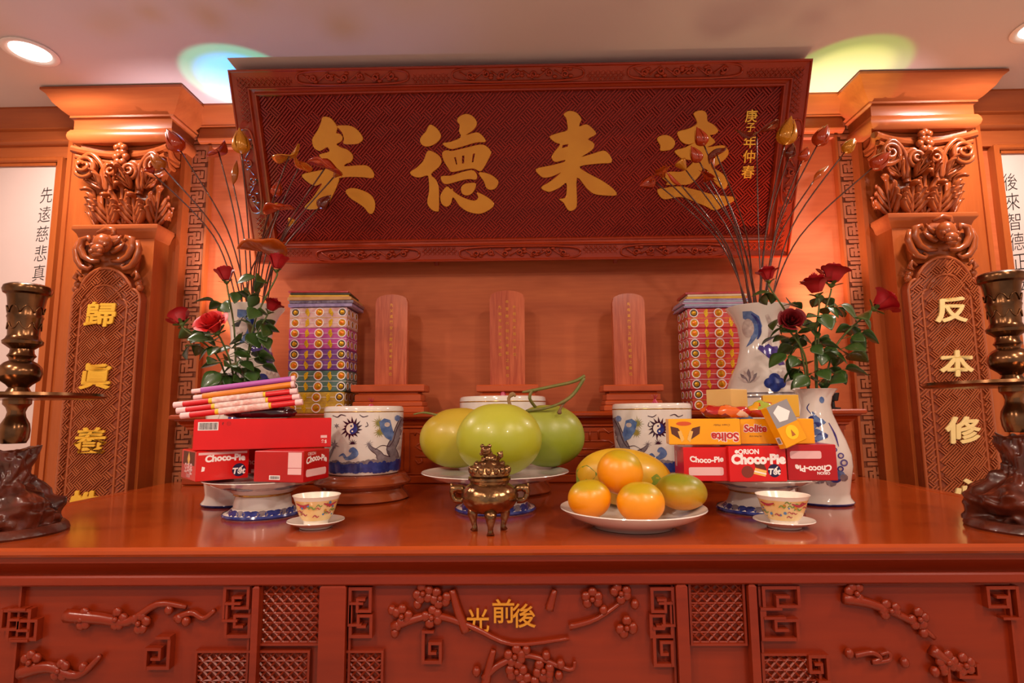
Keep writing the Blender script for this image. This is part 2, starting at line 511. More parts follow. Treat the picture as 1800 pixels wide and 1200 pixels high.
def pillar(name, xc, side):
    """side=+1: left pillar (its inner side is +x)"""
    root = frame(name, (xc, YW, 0))
    s = side
    # broad flat pilaster behind
    mb = MB()
    xo, xi = -.26*s, .165*s
    mb.box(min(xo, xi), max(xo, xi), -.055, 0, 0, ZC - .1)
    mb.build('pilaster', M['oak_v'], root)
    mb = MB()
    for e in (xo, xi):
        mb.box(e - .008, e + .008, -.062, 0, 0, ZC - .1)
    mb.build('edge_bead', M['oak_v'], root)
    # raised shaft
    zl = P(210, 402, 1.9).z
    mb = MB(); mb.bevbox(-.128, .128, -.135, -.05, 0, zl - .008, .004); mb.build('shaft', M['oak_v'], root)
    mb = MB(); moulding(mb, [(-.128, 0), (-.128, -.135), (.128, -.135), (.128, 0)],
                        [(0, -.04), (.006, -.036), (.012, -.02), (.022, -.008), (.022, .004), (.018, .008), (0, .008)], 0)
    o = mb.build('ledge', M['oak_x'], root, SM); o.location.z = zl
    # entablature block and crown
    mb = MB()
    path = [(-.175, 0), (-.175, -.155), (.175, -.155), (.175, 0)]
    moulding(mb, path, [(0, -.005), (.072, -.005), (.072, -.013), (.06, -.022), (.046, -.047), (.022, -.07), (.01, -.078), (.01, -.085), (.004, -.088), (0, -.093), (0, -.128)], 0)
    mb.box(-.174, .174, -.154, 0, -.127, -.006)
    o = mb.build('crown', M['oak_x'], root, SM); o.location.z = ZC
    mb = MB(); moulding(mb, [(-.172, 0), (-.172, -.155), (.172, -.155), (.172, 0)], [(0, .02), (.008, .018), (.014, .006), (.016, -.006), (.012, -.018), (0, -.028), (0, .02)], 0)
    mb.box(-.171, .171, -.154, 0, -.0275, .0175)
    o = mb.build('architrave', M['oak_x'], root, SM); o.location.z = ZC - .147
    # capital
    z0 = zl + .01; zt = ZC - .177; H = zt - z0
    cap = frame('capital', (0, 0, z0)); del cap['kind']; cap.parent = root
    bell = MB()
    prof = [(.092, 0), (.093, H*.35), (.098, H*.6), (.115, H*.78), (.145, H*.9), (.15, H*.93)]
    vs = []; n = 4
    for (r, z) in prof:
        for (ax, ay) in ((-1, 0), (-1, -1), (-.8, -1.12), (0, -1.15), (.8, -1.12), (1, -1), (1, 0)):
            vs.append((ax*r, ay*(r*.55 + .04), z))
    k = 7
    bell.add(vs, [(i*k + j, i*k + j + 1, (i+1)*k + j + 1, (i+1)*k + j) for i in range(len(prof)-1) for j in range(k-1)])
    bell.build('bell', M['carve'], cap, 3.2)
    # abacus: two concave rolls meeting at the horns
    mb = MB()
    for zz, rr, ww, dy in ((H - .02, .013, .172, 0), (H - .046, .009, .16, .006)):
        mb.tube([(ww*(i/12*2 - 1), -.160 + dy + .03*(1 - (i/6 - 1)**2), zz - .016*(1 - (i/6 - 1)**2)) for i in range(13)], rr, 8)
        for e in (-1, 1):
            mb.tube([(e*(ww - .03*(1 - (i/4 - 1)**2)), -.160 + dy + .022*i, zz - .012*(1 - (i/4 - 1)**2)) for i in range(9)], rr, 8)
    vs = []
    for zz in (H - .05, H):
        vs += [(-.155, -.0, zz), (-.15, -.146, zz), (-.08, -.128, zz), (0, -.122, zz), (.08, -.128, zz), (.15, -.146, zz), (.155, 0, zz)]
    mb.add(vs, [tuple(range(7))[::-1], tuple(range(7, 14))] + [(j, j+1, j+8, j+7) for j in range(6)])
    mb.build('abacus', M['carve'], cap, SM)
    fl = MB()
    for i in range(6):
        a = i*PI/3
        fl.ball((.017*math.cos(a), -.152, H - .05 + .02*math.sin(a)), (.014, .012, .014), 8, 6)
    fl.ball((0, -.162, H - .05), .009, 8, 6)
    for i in range(3): fl.ball(((i-1)*.012, -.156, H - .018 + .006*(i == 1)), .013, 8, 6)
    fl.build('flower', M['carve'], cap, 3.2)
    # leaves
    for x, y, rz, me, sc in ((-.046, -.106, 0, leaf_big, 1), (.046, -.106, 0, leaf_big, 1), (0, -.102, 0, leaf_tall, 1.0),
                             (-.094, -.092, -.8, leaf_tall, .95), (.094, -.092, .8, leaf_tall, .95), (-.094, -.035, -1.5, leaf_big, 1), (.094, -.035, 1.5, leaf_big, 1)):
        link('acanthus_leaf', me, cap, (x, y, 0), (0, 0, rz), (sc, 1.0, H/.40*sc))
    for e in (-1, 1):
        link('acanthus_leaf', leaf_fan, cap, (e*.072, -.118, H*.47), (.1, e*.42, e*.45), (.8, 1, .95))
        link('acanthus_leaf', leaf_fan, cap, (e*.03, -.122, H*.46), (.1, -e*.3, 0), (.55, 1, .7))
        # caulicoli
        MB().lathe([(.012, 0), (.014, .03), (.02, .06), (.024, .07), (.018, .078), (.016, .085)], 12).build('stalk', M['carve'], cap, SM, (e*.052, -.122, H*.40))
    # volutes: corner pair and inner pair, each a rolled band with a sweeping stalk
    for e in (-1, 1):
        for (vx, vz, r, sx, dy, down) in ((e*.124, H*.72, .042, -e, -.152, (e*.058, H*.44)), (e*.032, H*.66, .03, e, -.146, (e*.06, H*.44))):
            sp = spiral(0, 0, .006, r, PI*.2, 1.85, 30)
            pts = [(vx - sx*x, dy + .004*math.cos(i*.2) - .012*(1 - i/30), vz + y) for i, (x, y) in enumerate(sp)]
            last = pts[-1]
            # the end of the spiral points up; sweep over and down to the stalk
            arc = catmull([last, (vx + sx*r*.2, dy, vz + r*1.08), (vx + sx*r*1.25, dy + .006, vz + r*.25), ((vx + sx*r*1.3 + down[0])/2 + sx*.006, dy + .012, (vz + down[1])/2), (down[0], dy + .022, down[1])], 4)[1:]
            allp = pts + [tuple(q) for q in arc]
            MB().tube(allp, [.0055 + .003*min(1, i/len(pts)) for i in range(len(allp))], 8, flat=1).build('volute', M['carve'], cap, 3.2)
            MB().ball((vx, dy + .01, vz), (r*.95, .016, r*.95), 14, 8).build('volute_eye', M['carve'], cap, 3.2)
    return root, zl
pillar("trim_7", XPL, 1)
pillar('trim_8', XPR, -1)


# ------------------------------------------------------------------ calligraphy panels on the side walls
def calligraphy_panel(xa, xb, ztop, chars, xt, ztext, dz, size, label):
    t = thing('calligraphy_panel', label, 'wall panel', ((xa + xb)/2, YW, .9))
    w = (xb - xa)/2; h = ztop - .9
    MB().box(-w, w, -.012, 0, 0, h).build('paper_sheet', M['paper'], t)
    mb = MB()
    fr = [(0, 0), (0, .03), (.012, .034), (.03, .022), (.036, .02), (.036, 0)]
    for x0, x1 in ((-w - .02, -w), (w, w + .02)):
        mb.bevbox(x0, x1, -.03, 0, -.02, h + .02, .005)
    mb.bevbox(-w, w, -.03, 0, h, h + .02, .005); mb.bevbox(-w, w, -.03, 0, -.02, 0, .005)
    for s in (-1, 1): mb.box(s*(w - .006) - .006, s*(w - .006) + .006, -.02, 0, 0, h)
    mb.box(-w, w, -.02, 0, h - .012, h)
    mb.build('panel_frame', M['oak_v'], t, SM)
    for i, ch in enumerate(chars):
        vs, fs, _, _ = text(ch, size, -.008, .002, .18)
        mbt = MB(); mbt.add(vs, fs, face(xt - (xa + xb)/2, -.0122, ztext - i*dz - .9) @ Matrix.Rotation(.1, 4, 'Z') @ Matrix.Diagonal((.82, 1.08, 1, 1)))
        mbt.build('ink_character', M['ink'], t)
zt = P(60, 290, YW).z
xb = P(112, 290, YW).x
calligraphy_panel(xb - .55, xb, zt, '先逺慈悲真善', P(88, 345, YW).x - .005, P(88, 345, YW).z, .0745, .062, 'white paper panel with black brush characters left of the left pillar')
xa = P(1745, 268, YW).x
calligraphy_panel(xa, xa + .55, P(1770, 268, YW).z, '後來智德正法', P(1765, 325, YW).x + .012, P(1765, 322, YW).z, .0745, .066, 'white paper panel with black brush characters right of the right pillar')
# ================================================================== SIGN BOARD (leans forward from the wall)
YB_, YT_ = 1.965, 1.715
pb = P(915, 456, YB_); pt = P(911, 116, YT_)
BX = P(914, 456, YB_).x
BV = Vector((0, YT_ - YB_, pt.z - pb.z)); BH = BV.length
BTILT = math.atan2(YB_ - YT_, pt.z - pb.z)      # lean towards the viewer
BN = Vector((0, -math.cos(BTILT), -math.sin(BTILT)))
BO = Vector((BX, YB_, pb.z))
BW = mpp(pb)*922
bt = thing('sign_board', 'large dark red carved wooden board with gold characters leaning from the wall', 'sign', BO)
BM = Matrix.Rotation(PI/2 + BTILT, 4, 'X')      # x right, y up the board, z out to the viewer
BMW = Matrix.Translation(BO) @ BM
def onboard(px, py, z=.006):
    """photo pixel -> board coordinates"""
    d = ray(px, py); o = BO + BN*z
    t = (o - EYE).dot(BN)/d.dot(BN)
    q = EYE + d*t - BO
    return (q.x, q.dot(BV.normalized()))
hw = BW/2; fw = .078
mb = MB().box(-hw + .01, hw - .01, .005, BH - .005, -.03, 0, BM); mb.build('panel', M['board'], bt)
# mitred rails
def rail(a, b, inner_a, inner_b):
    mb = MB(); vs = [(*a, .0), (*b, .0), (*inner_b, .0), (*inner_a, .0)]
    def lerp(p, q, t): return (p[0] + (q[0]-p[0])*t, p[1] + (q[1]-p[1])*t)
    prof = [(0, -.03), (0, .034), (.04, .04), (.09, .04), (.12, .034), (.66, .024), (.70, .03), (.74, .03), (.78, .02), (.88, .016), (.90, .02), (.96, .02), (1, .0)]
    vs = []
    for t, z in prof: vs += [(*lerp(a, inner_a, t), z), (*lerp(b, inner_b, t), z)]
    mb.add(vs, [(2*i, 2*i+1, 2*i+3, 2*i+2) for i in range(len(prof)-1)], BM)
    return mb.build('frame_rail', M['board_frame'], bt)
c = [(-hw, 0), (hw, 0), (hw, BH), (-hw, BH)]
ci = [(-hw + fw, fw), (hw - fw, fw), (hw - fw, BH - fw), (-hw + fw, BH - fw)]
for i in range(4):
    j = (i + 1) % 4
    rail(c[i], c[j], ci[i], ci[j])
# woven fret ground: raised bars, twill of three-line bundles at 45 degrees
def twill(mb, inside, cell, nl, h, M0, x0, x1, y0, y1, z=0, thin=.5):
    r = math.sqrt(.5)
    R = int(max(x1 - x0, y1 - y0)*1.5/cell) + 2
    cx, cy = (x0+x1)/2, (y0+y1)/2
    for i in range(-R, R):
        for j in range(-R, R):
            u = (i + .5)*cell; v = (j + .5)*cell
            x = cx + (u - v)*r; y = cy + (u + v)*r
            if not inside(x, y): continue
            along = ((i + 2*j) % 5) not in (0, 1) if j % 2 else ((i + 2*j) % 5) != 0
            for k in range(nl):
                o = ((k + .5)/nl - .5)*cell
                hl = cell*.53; hwid = cell/nl*thin/2
                du, dv = (hl, hwid) if along else (hwid, hl)
                cu, cv = (u, v + o) if along else (u + o, v)
                q = [(cu - du, cv - dv), (cu + du, cv - dv), (cu + du, cv + dv), (cu - du, cv + dv)]
                q = [(cx + (a - b)*r, cy + (a + b)*r) for a, b in q]
                mb.add([(a, b, z) for a, b in q] + [(a, b, z + h) for a, b in q], [(4, 5, 6, 7), (0, 1, 5, 4), (1, 2, 6, 5), (2, 3, 7, 6), (3, 0, 4, 7)], M0)
ix, iy0, iy1 = hw - fw, fw, BH - fw
m = .004
mb = MB(); twill(mb, lambda x, y: abs(x) < ix - .004 and iy0 + .004 < y < iy1 - .004, .0265, 3, .0075, BM, -ix, ix, iy0, iy1)
stuff(mb.build('woven_ground', M['board'], bt))
# frame carving: diagonal lattice at corners and between cartouches; scroll cartouches
zf = .030
lat = MB()
def lattice(x0, x1, y0, y1, step=.0165, vert=False):
    for k in range(-80, 160):
        for s in (1, -1):
            # line y = s*x + k*step clipped to the rectangle
            pts = []
            cx, cy = (x0+x1)/2, (y0+y1)/2
            off = k*step - 40*step
            ts = []
            # param: (x, cy + s*(x-cx) + off)
            xa = x0; ya = cy + s*(xa - cx) + off
            xb = x1; yb_ = cy + s*(xb - cx) + off
            if s > 0:
                lo = max(x0, cx + (y0 - cy - off)); hi = min(x1, cx + (y1 - cy - off))
            else:
                lo = max(x0, cx - (y1 - cy - off)); hi = min(x1, cx - (y0 - cy - off))
            if hi - lo < .004: continue
            a = (lo, cy + s*(lo - cx) + off); b = (hi, cy + s*(hi - cx) + off)
            lat.tube([(a[0], a[1], zf), (b[0], b[1], zf)], .0016, 4, BM, cap=False)
fa = .008; fb = .05
for y0, y1 in ((fa, fb), (BH - fb, BH - fa)):
    lattice(-hw + .01, -hw + .20, y0, y1); lattice(hw - .20, hw - .01, y0, y1)
    lattice(-.34, -.22, y0, y1); lattice(.22, .34, y0, y1)
for x0, x1 in ((-hw + fa, -hw + fb), (hw - fb, hw - fa)):
    lattice(x0, x1, .01, .16); lattice(x0, x1, BH - .16, BH - .01)
stuff(lat.build('carved_lattice', M['board_frame'], bt, 3.2))
rnd = random.Random(3)
def cartouche(cx, cy, w, h, vert):
    mb = MB()
    pts = []
    for i in range(33):
        a = 2*PI*i/32
        ca, sa = math.cos(a), math.sin(a)
        x = math.copysign(abs(ca)**.5, ca)*w/2; y = math.copysign(abs(sa)**.6, sa)*h/2
        pts.append((cx + (y if vert else x), cy + (x if vert else y), zf + .004))
    mb.tube(pts, .0034, 6, BM)
    n = max(3, int(w/.055))
    for i in range(n):
        t = ((i + .5)/n - .5)*w*.84
        s = 1 if i % 2 else -1
        sp = spiral(t, s*h*.06, h*.28, h*.06, s*PI/2, 1.3*s, 14)
        sp = [(t - w*.42/n*1.4, -s*h*.22)] + sp
        mb.tube([((cx + b) if vert else (cx + a), (cy + a) if vert else (cy + b), zf + .005) for a, b in sp], [.0026 + .0016*(k/len(sp)) for k in range(len(sp))], 6, BM)
        for k in range(3):
            dx, dy = rnd.uniform(-.02, .02), rnd.uniform(-.3, .3)*h
            q = (cx + dy, cy + t + dx, zf + .002) if vert else (cx + t + dx, cy + dy, zf + .002)
            mb.ball(q, (.009, .006, .005), 7, 5, BM)
    mb.build('carved_cartouche', M['board_frame'], bt, 3.2)
for y in (fb*.58, BH - fb*.58):
    for x, w in ((-.53, .36), (0, .42), (.53, .36)):
        cartouche(x, y, w, .044, False)
for x in (-hw + fb*.58, hw - fb*.58):
    cartouche(x, BH/2, .27, .05, True)
# little pegs below
for x in (-.30, .34):
    MB().tube([(x, -.001, -.02), (x, -.02, -.02)], .008, 8, BM).build('peg', M['board_frame'], bt, SM)

# ---- gold characters, brush shapes
def brush(polys, ox, oy, s, holes=()):
    """closed outlines measured on a plan of each character -> board coordinates"""
    out = []
    for pl in polys:
        q = [onboard(ox + x/s, oy + y/s) for x, y in pl]
        out.append([(v.x, v.y) for v in [w.to_2d() for w in catmull([(a, b, 0) for a, b in q], 3, True)]])
    hs = [[onboard(ox + x/s, oy + y/s) for x, y in pl] for pl in holes]
    return out, hs
CH = []
CH.append(brush([[(352,97),(420,103),(465,145),(500,205),(488,262),(530,275),(555,310),(540,350),(490,382),(545,420),(600,437),(655,485),(663,530),(640,568),(592,585),(575,615),(690,608),(795,605),(850,635),(884,690),(872,735),(780,727),(640,722),(525,735),(515,770),(470,880),(410,1000),(370,1045),(280,1062),(200,1062),(160,1040),(230,965),(290,880),(345,790),(270,815),(190,775),(132,705),(250,672),(370,645),(410,600),(330,520),(320,490),(420,460),(398,410),(345,437),(305,447),(258,415),(240,355),(250,310),(300,230),(330,160)],
  [(500,192),(570,185),(650,193),(720,240),(770,320),(735,365),(690,378),(572,375),(575,330),(560,270),(530,225)],
  [(592,880),(635,847),(700,850),(790,880),(860,925),(893,990),(893,1060),(870,1108),(835,1105),(780,1040),(700,985),(640,945)]], 510, 190, 6.0))
CH.append(brush([[(285,192),(330,200),(385,250),(410,310),(385,365),(320,410),(250,425),(200,400),(185,355),(205,310),(250,260)],
  [(265,482),(320,485),(390,530),(417,590),(390,650),(300,735),(350,790),(380,860),(388,930),(388,1120),(370,1145),(320,1130),(275,1080),(265,1030),(285,920),(280,790),(262,745),(180,768),(110,755),(75,712),(150,660),(225,580)],
  [(595,145),(615,100),(690,68),(760,90),(805,150),(800,200),(760,250),(685,303),(800,273),(850,290),(895,340),(900,375),(800,380),(650,425),(540,452),(480,435),(435,392),(520,378),(635,325),(617,260),(625,190)],
  [(430,520),(440,485),(480,470),(540,478),(700,440),(850,407),(920,430),(965,485),(950,540),(880,670),(840,697),(780,670),(700,675),(540,707),(500,670),(450,590)],
  [(417,760),(520,752),(640,715),(750,690),(795,715),(812,760),(795,792),(720,785),(620,805),(500,838),(440,830)],
  [(833,722),(900,720),(970,745),(1030,790),(1047,830),(1020,885),(970,905),(920,885),(890,810)],
  [(640,890),(665,850),(720,835),(793,835),(790,890),(755,945),(700,967),(650,945)],
  [(480,872),(520,903),(540,895),(550,925),(640,985),(730,1020),(790,1028),(825,1005),(828,980),(815,937),(900,975),(965,1020),(998,1065),(970,1110),(880,1160),(800,1168),(700,1140),(620,1080),(548,985),(520,1060),(475,1092),(425,1060),(408,990),(430,930)]], 710, 190, 6.317,
  [[(555,545),(580,543),(597,628),(580,630)],[(645,528),(676,524),(672,615),(643,618)],[(765,507),(795,500),(775,603),(752,605)]]))
CH.append(brush([[(385,103),(430,70),(490,72),(540,100),(577,155),(560,200),(557,238),(630,215),(690,250),(738,320),(650,375),(700,410),(720,445),(690,500),(575,575),(690,545),(815,507),(870,530),(908,590),(900,638),(770,645),(557,678),(640,750),(800,835),(920,920),(967,995),(830,997),(720,980),(640,920),(528,800),(528,1080),(510,1145),(460,1170),(425,1150),(385,1080),(337,1043),(385,1035),(415,1000),(415,860),(340,910),(250,952),(200,955),(137,912),(240,845),(357,745),(260,785),(180,802),(130,785),(77,710),(220,675),(380,635),(397,605),(300,627),(262,605),(255,565),(290,510),(345,435),(290,410),(230,350),(320,312),(425,280),(425,200),(415,145)]], 930, 185, 6.317, [[(370,440),(437,430),(432,460),(360,480)]]))
CH.append(brush([[(157,375),(210,337),(280,340),(335,380),(350,430),(320,480),(260,500),(192,500),(195,450)],
  [(562,95),(600,68),(650,62),(690,80),(705,120),(712,180),(780,220),(828,280),(800,315),(735,335),(795,410),(700,470),(870,447),(925,478),(945,525),(915,585),(835,650),(780,690),(870,755),(925,820),(932,880),(900,925),(830,890),(760,800),(715,720),(660,700),(620,780),(520,870),(380,880),(260,880),(275,855),(220,810),(210,770),(300,740),(420,740),(500,690),(560,620),(485,600),(430,590),(380,550),(357,505),(470,470),(580,408),(500,432),(430,405),(395,350),(388,295),(500,265),(595,210),(590,160)],
  [(162,938),(250,920),(330,905),(430,905),(540,930),(640,955),(740,985),(860,1005),(1012,1020),(1000,1060),(900,1115),(790,1162),(700,1120),(590,1075),(480,1030),(380,1015),(250,1042),(190,1010)]], 1130, 185, 6.317))
for k, (polys, holes) in enumerate(CH):
    mb = MB()
    vs, fs = shape(polys + holes, .003, .0012)
    mb.add(vs, fs, BM @ Matrix.Translation((0, 0, .0045)))
    mb.build('gold_character', M['gold'], bt)
for ch, py, sz in (('庚', 204, 21), ('子', 224, 16), ('年', 249, 22), ('仲', 275, 22), ('春', 302, 23)):
    x, y = onboard(1320 - (py - 205)*.06, py)
    vs, fs, w, h = text(ch, sz*.00195, .012, .03)
    mb = MB(); mb.add(vs, fs, BM @ Matrix.Translation((x, y, .0078))); mb.build('gold_character', M['gold2'], bt)

# ================================================================== COUPLET BOARDS on the pillars
def couplet(xc, chars, zs, label, side, goldmat):
    W2 = .118; z0 = .95; zt = P(190, 472, 1.87).z
    yb = YW - .135
    t = thing('couplet_board', label, 'sign', (xc, yb, z0))
    H = zt - z0
    def outline(w, top, sh):
        """arched top with a shoulder step"""
        pts = [(-w, 0), (w, 0), (w, top - w*.95)]
        for i in range(1, 6): 
            a = i/5*PI/2
            pts.append((w - w*.22*(1 - math.cos(a)), top - w*.95 + w*.32*math.sin(a)))
        for i in range(0, 13):
            a = .15*PI + (PI*.7)*i/12
            pts.append((w*.78*math.cos(a)/math.cos(.15*PI), top - w*.63 + (w*.63)*(math.sin(a) - math.sin(.15*PI))/(1 - math.sin(.15*PI))))
        for i in range(5, 0, -1):
            a = i/5*PI/2
            pts.append((-w + w*.22*(1 - math.cos(a)), top - w*.95 + w*.32*math.sin(a)))
        pts.append((-w, top - w*.95))
        return pts
    F = Matrix.Rotation(PI/2, 4, 'X')
    CV = .03   # convex face like a split bamboo
    def curve(v):
        return Vector((v[0], v[1], v[2] + CV*(1 - (v[0]/W2)**2)*.55))
    mb = MB()
    o = outline(W2, H, 0)
    vs = [(x, y, 0) for x, y in o] + [tuple(curve((x, y, .03))) for x, y in o]
    n = len(o)
    mb.add(vs, [(i, (i+1) % n, n + (i+1) % n, n + i) for i in range(n)], F)
    def band(ou, z, mat_, name):
        """curved face filled in horizontal strips"""
        mb = MB()
        rows = 26
        ys = sorted(set([p[1] for p in ou]))
        def span(y):
            xs = []
            m = len(ou)
            for i in range(m):
                a, b = ou[i], ou[(i+1) % m]
                if (a[1] - y)*(b[1] - y) <= 0 and a[1] != b[1]:
                    xs.append(a[0] + (b[0]-a[0])*(y - a[1])/(b[1] - a[1]))
            return (min(xs), max(xs)) if xs else (0, 0)
        ys = [ys[0] + 1e-5] + [y for y in ys[1:-1]] + [ys[-1] - 1e-5]
        nx = 8
        vs = []
        for y in ys:
            a, b = span(y)
            for i in range(nx + 1):
                x = a + (b - a)*i/nx
                vs.append(curve((x, y, z)))
        mb.add(vs, [(j*(nx+1)+i, j*(nx+1)+i+1, (j+1)*(nx+1)+i+1, (j+1)*(nx+1)+i) for j in range(len(ys)-1) for i in range(nx)], F)
        return mb
    mb.v += []
    f = band(o, .03, None, '')
    b0 = len(mb.v); mb.v += f.v; mb.f += [tuple(i + b0 for i in q) for q in f.f]; mb.m += f.m
    mb.build('board', M['couplet'], t, SM)
    # raised rims: outer and inner arches
    mb = MB()
    for w, tp, r in ((W2 - .004, H - .004, .0058), (W2*.66, H - .062, .0045)):
        oo = outline(w, tp, 0)
        pts = oo[2:] + [oo[0]]; pts = [oo[1]] + pts
        pp = []
        for i in range(len(pts) - 1):
            a, b = Vector(pts[i]), Vector(pts[i+1])
            k = 6 if (b - a).length > .3 else 1
            pp += [a.lerp(b, j/k) for j in range(k)]
        pp.append(Vector(pts[-1]))
        mb.tube([curve((p.x, p.y, .031)) for p in pp], r, 6, F)
    mb.build('rim', M['couplet_rim'], t, 3.2)
    # carved fret: woven centre, diamond border
    inn = outline(W2*.66 - .004, H - .066, 0)
    out_ = outline(W2 - .009, H - .009, 0)
    rim_ = outline(W2*.66 + .004, H - .058, 0)
    def inside(poly, x, y):
        c = False; m = len(poly)
        for i in range(m):
            a, b = poly[i], poly[(i+1) % m]
            if (a[1] > y) != (b[1] > y) and x < (b[0]-a[0])*(y - a[1])/(b[1]-a[1]) + a[0]: c = not c
        return c
    mb = MB()
    twill(mb, lambda x, y: y > .25 and inside(inn, x, y), .0215, 3, .008, Matrix.Identity(4), -W2, W2, 0, H, 0, .46)
    twill(mb, lambda x, y: y > .25 and inside(out_, x, y) and not inside(rim_, x, y), .0165, 2, .008, Matrix.Identity(4), -W2, W2, 0, H, 0, .4)
    mb.v = [tuple(F @ curve((v[0], v[1], v[2] + .0285))) for v in mb.v]
    stuff(mb.build('woven_ground', M['couplet_rim'], t))
    for ch, z in zip(chars, zs):
        vs, fs, w, h = text(ch, .094, .006, .03, .06)
        mb = MB(); wd = .0019 if ch in '歸養' else .0028
        for j, (ox, oy) in enumerate(((0, 0), (-1, 0), (1, 0), (0, .8), (0, -.8), (.7, .6), (-.7, -.6))):   # heavy brush weight
            mb.add([curve((v[0]*1.14 + ox*wd, v[1]*.92 + oy*wd + z - z0, v[2] + .0375 + j*.00008)) for v in vs], fs, F)
        mb.build('gold_character', goldmat, t)
    # bat crest
    cr = MB(); zc = H - .01
    c2 = lambda x, y, z: (x, zc + y, z)
    for s in (-1, 1):
        cr.tube([c2(s*x, y, .05) for x, y in [(.02, .03), (.05, .03), (.075, .045), (.09, .075), (.085, .105), (.065, .112), (.058, .095)]], [.006, .008, .011, .013, .012, .009, .005], 8, F)
        cr.tube([c2(s*x, y, .045) for x, y in [(.10, .10), (.108, .07), (.10, .035), (.085, .012), (.06, .004), (.05, .014), (.062, .022)]], [.008, .011, .012, .011, .008, .006, .004], 8, F)
        cr.tube([c2(s*x, y, .05) for x, y in [(.02, .06), (.045, .075), (.06, .09)]], [.01, .009, .004], 8, F)
        cr.tube([c2(s*x, y, .05) for x, y in [(.018, .085), (.036, .10), (.048, .118)]], [.01, .008, .003], 8, F)
        cr.tube([c2(s*x, y, .04) for x, y in [(.085, -.02), (.1, -.005), (.108, -.025), (.096, -.035)]], [.005, .008, .008, .004], 8, F)
        for x, y in ((.104, -.045), (.11, -.06)):
            cr.ball((s*x, zc + y, .03), (.012, .014, .01), 8, 6, F)
    cr.tube([c2(x, y, .058) for x, y in [(-.03, .125), (0, .14), (.025, .135), (.03, .12), (.018, .118)]], [.005, .009, .01, .007, .004], 8, F)
    cr.prism([(-.09, zc - .01), (.09, zc - .01), (.098, zc + .05), (.085, zc + .09), (.045, zc + .095), (.02, zc + .125), (-.02, zc + .125), (-.045, zc + .095), (-.085, zc + .09), (-.098, zc + .05)], .012, .036, F)
    cr.build('bat_crest', M['carve'], t, 3.2)
    hd = MB(); hd.ball((0, zc + .085, .07), (.03, .034, .026), 12, 8, F); hd.ball((0, zc + .06, .088), (.022, .018, .018), 10, 7, F)
    for s in (-1, 1):
        hd.ball((s*.014, zc + .05, .098), (.009, .008, .008), 8, 6, F); hd.ball((s*.022, zc + .075, .088), .007, 8, 6, F)
    hd.ball((0, zc + .042, .09), (.02, .008, .012), 8, 6, F)
    hd.build('bat_head', M['carve'], t, 3.2)
couplet(XPL, '歸眞養性', [P(185, y, 1.87).z for y in (555, 662, 773, 883)], 'tall carved couplet board with gold characters on the left pillar', 1, M['gold2'])
couplet(XPR, '反本修心', [P(1655, y, 1.87).z for y in (547, 640, 755, 862)], 'tall carved couplet board with pale gold characters on the right pillar', -1, M['gold3'])
# ================================================================== ALTAR TABLE
YF = T(900, 960).y            # front edge
YK = YW - .03                 # back edge
HWT = 1.185
tb = thing('altar_table', 'long glossy brown carved wooden altar table', 'table', (X0, YF, 0))
D = YK - YF
mb = MB(); mb.bevbox(-HWT, HWT, 0, D, ZT - .016, ZT, .005); mb.build('table_top', M['table'], tb, SM)
for s in (-1, 1): MB().bevbox(s*(HWT - .018) - .018, s*(HWT - .018) + .018, .02, 1.79 - YF, ZT - .003, ZT + .0008, .0008).build('edge_rail', M['table'], tb, SM)
zz = ZT - .016
mb = MB()      # waisted apron moulding under the top, in front and along the sides
prof = [(-.002, 0), (-.004, -.006), (-.004, -.012), (-.010, -.016), (-.020, -.024), (-.026, -.032), (-.026, -.036), (-.05, -.036)]
moulding(mb, [(-HWT + .01, D), (-HWT + .01, .008), (HWT - .01, .008), (HWT - .01, D)], prof, zz)
mb.build('apron_moulding', M['table_dark'], tb, SM)
mb = MB(); mb.box(-HWT + .05, HWT - .05, .04, D - .01, .12, zz - .03); mb.build('carcass', M['table_dark'], tb)
for sx in (-1, 1):
    for y0 in (.035, D - .1):
        mb = MB(); mb.bevbox(sx*(HWT - .08) - .05, sx*(HWT - .08) + .05, y0, y0 + .08, 0, zz - .02, .006); mb.build('leg', M['table_dark'], tb, SM)
zp1 = zz - .04
PY = .036      # face plane of the front panels (local y)
def fx(px, py): 
    q = P(px, py, YF + PY); return q.x - X0, q.z
# stiles and rails of the front
xs = [-HWT + .06] + [fx(p, 1080)[0] for p in (455, 570, 605, 1195, 1205, 1318)] + [HWT - .06]
mb_ = []
def stile(x0, x1, z0, z1, nm='stile'):
    MB().bevbox(x0, x1, PY - .016, PY + .01, z0, z1, .003).build(nm, M['table_dark'], tb, SM)
zr2 = fx(900, 1330)[1]
for a, b in ((449, 461), (566, 612), (1186, 1206), (1312, 1326)):
    stile(fx(a, 1080)[0], fx(b, 1080)[0], .2, zp1 - .0145)
stile(-HWT + .06, HWT - .06, zp1 - .014, zp1 + .004, 'rail')
stile(-HWT + .06, HWT - .06, .16, .2, 'rail')
zm = fx(900, 1142)[1]
fd = M['table_dark']
F = Matrix.Rotation(PI/2, 4, 'X')
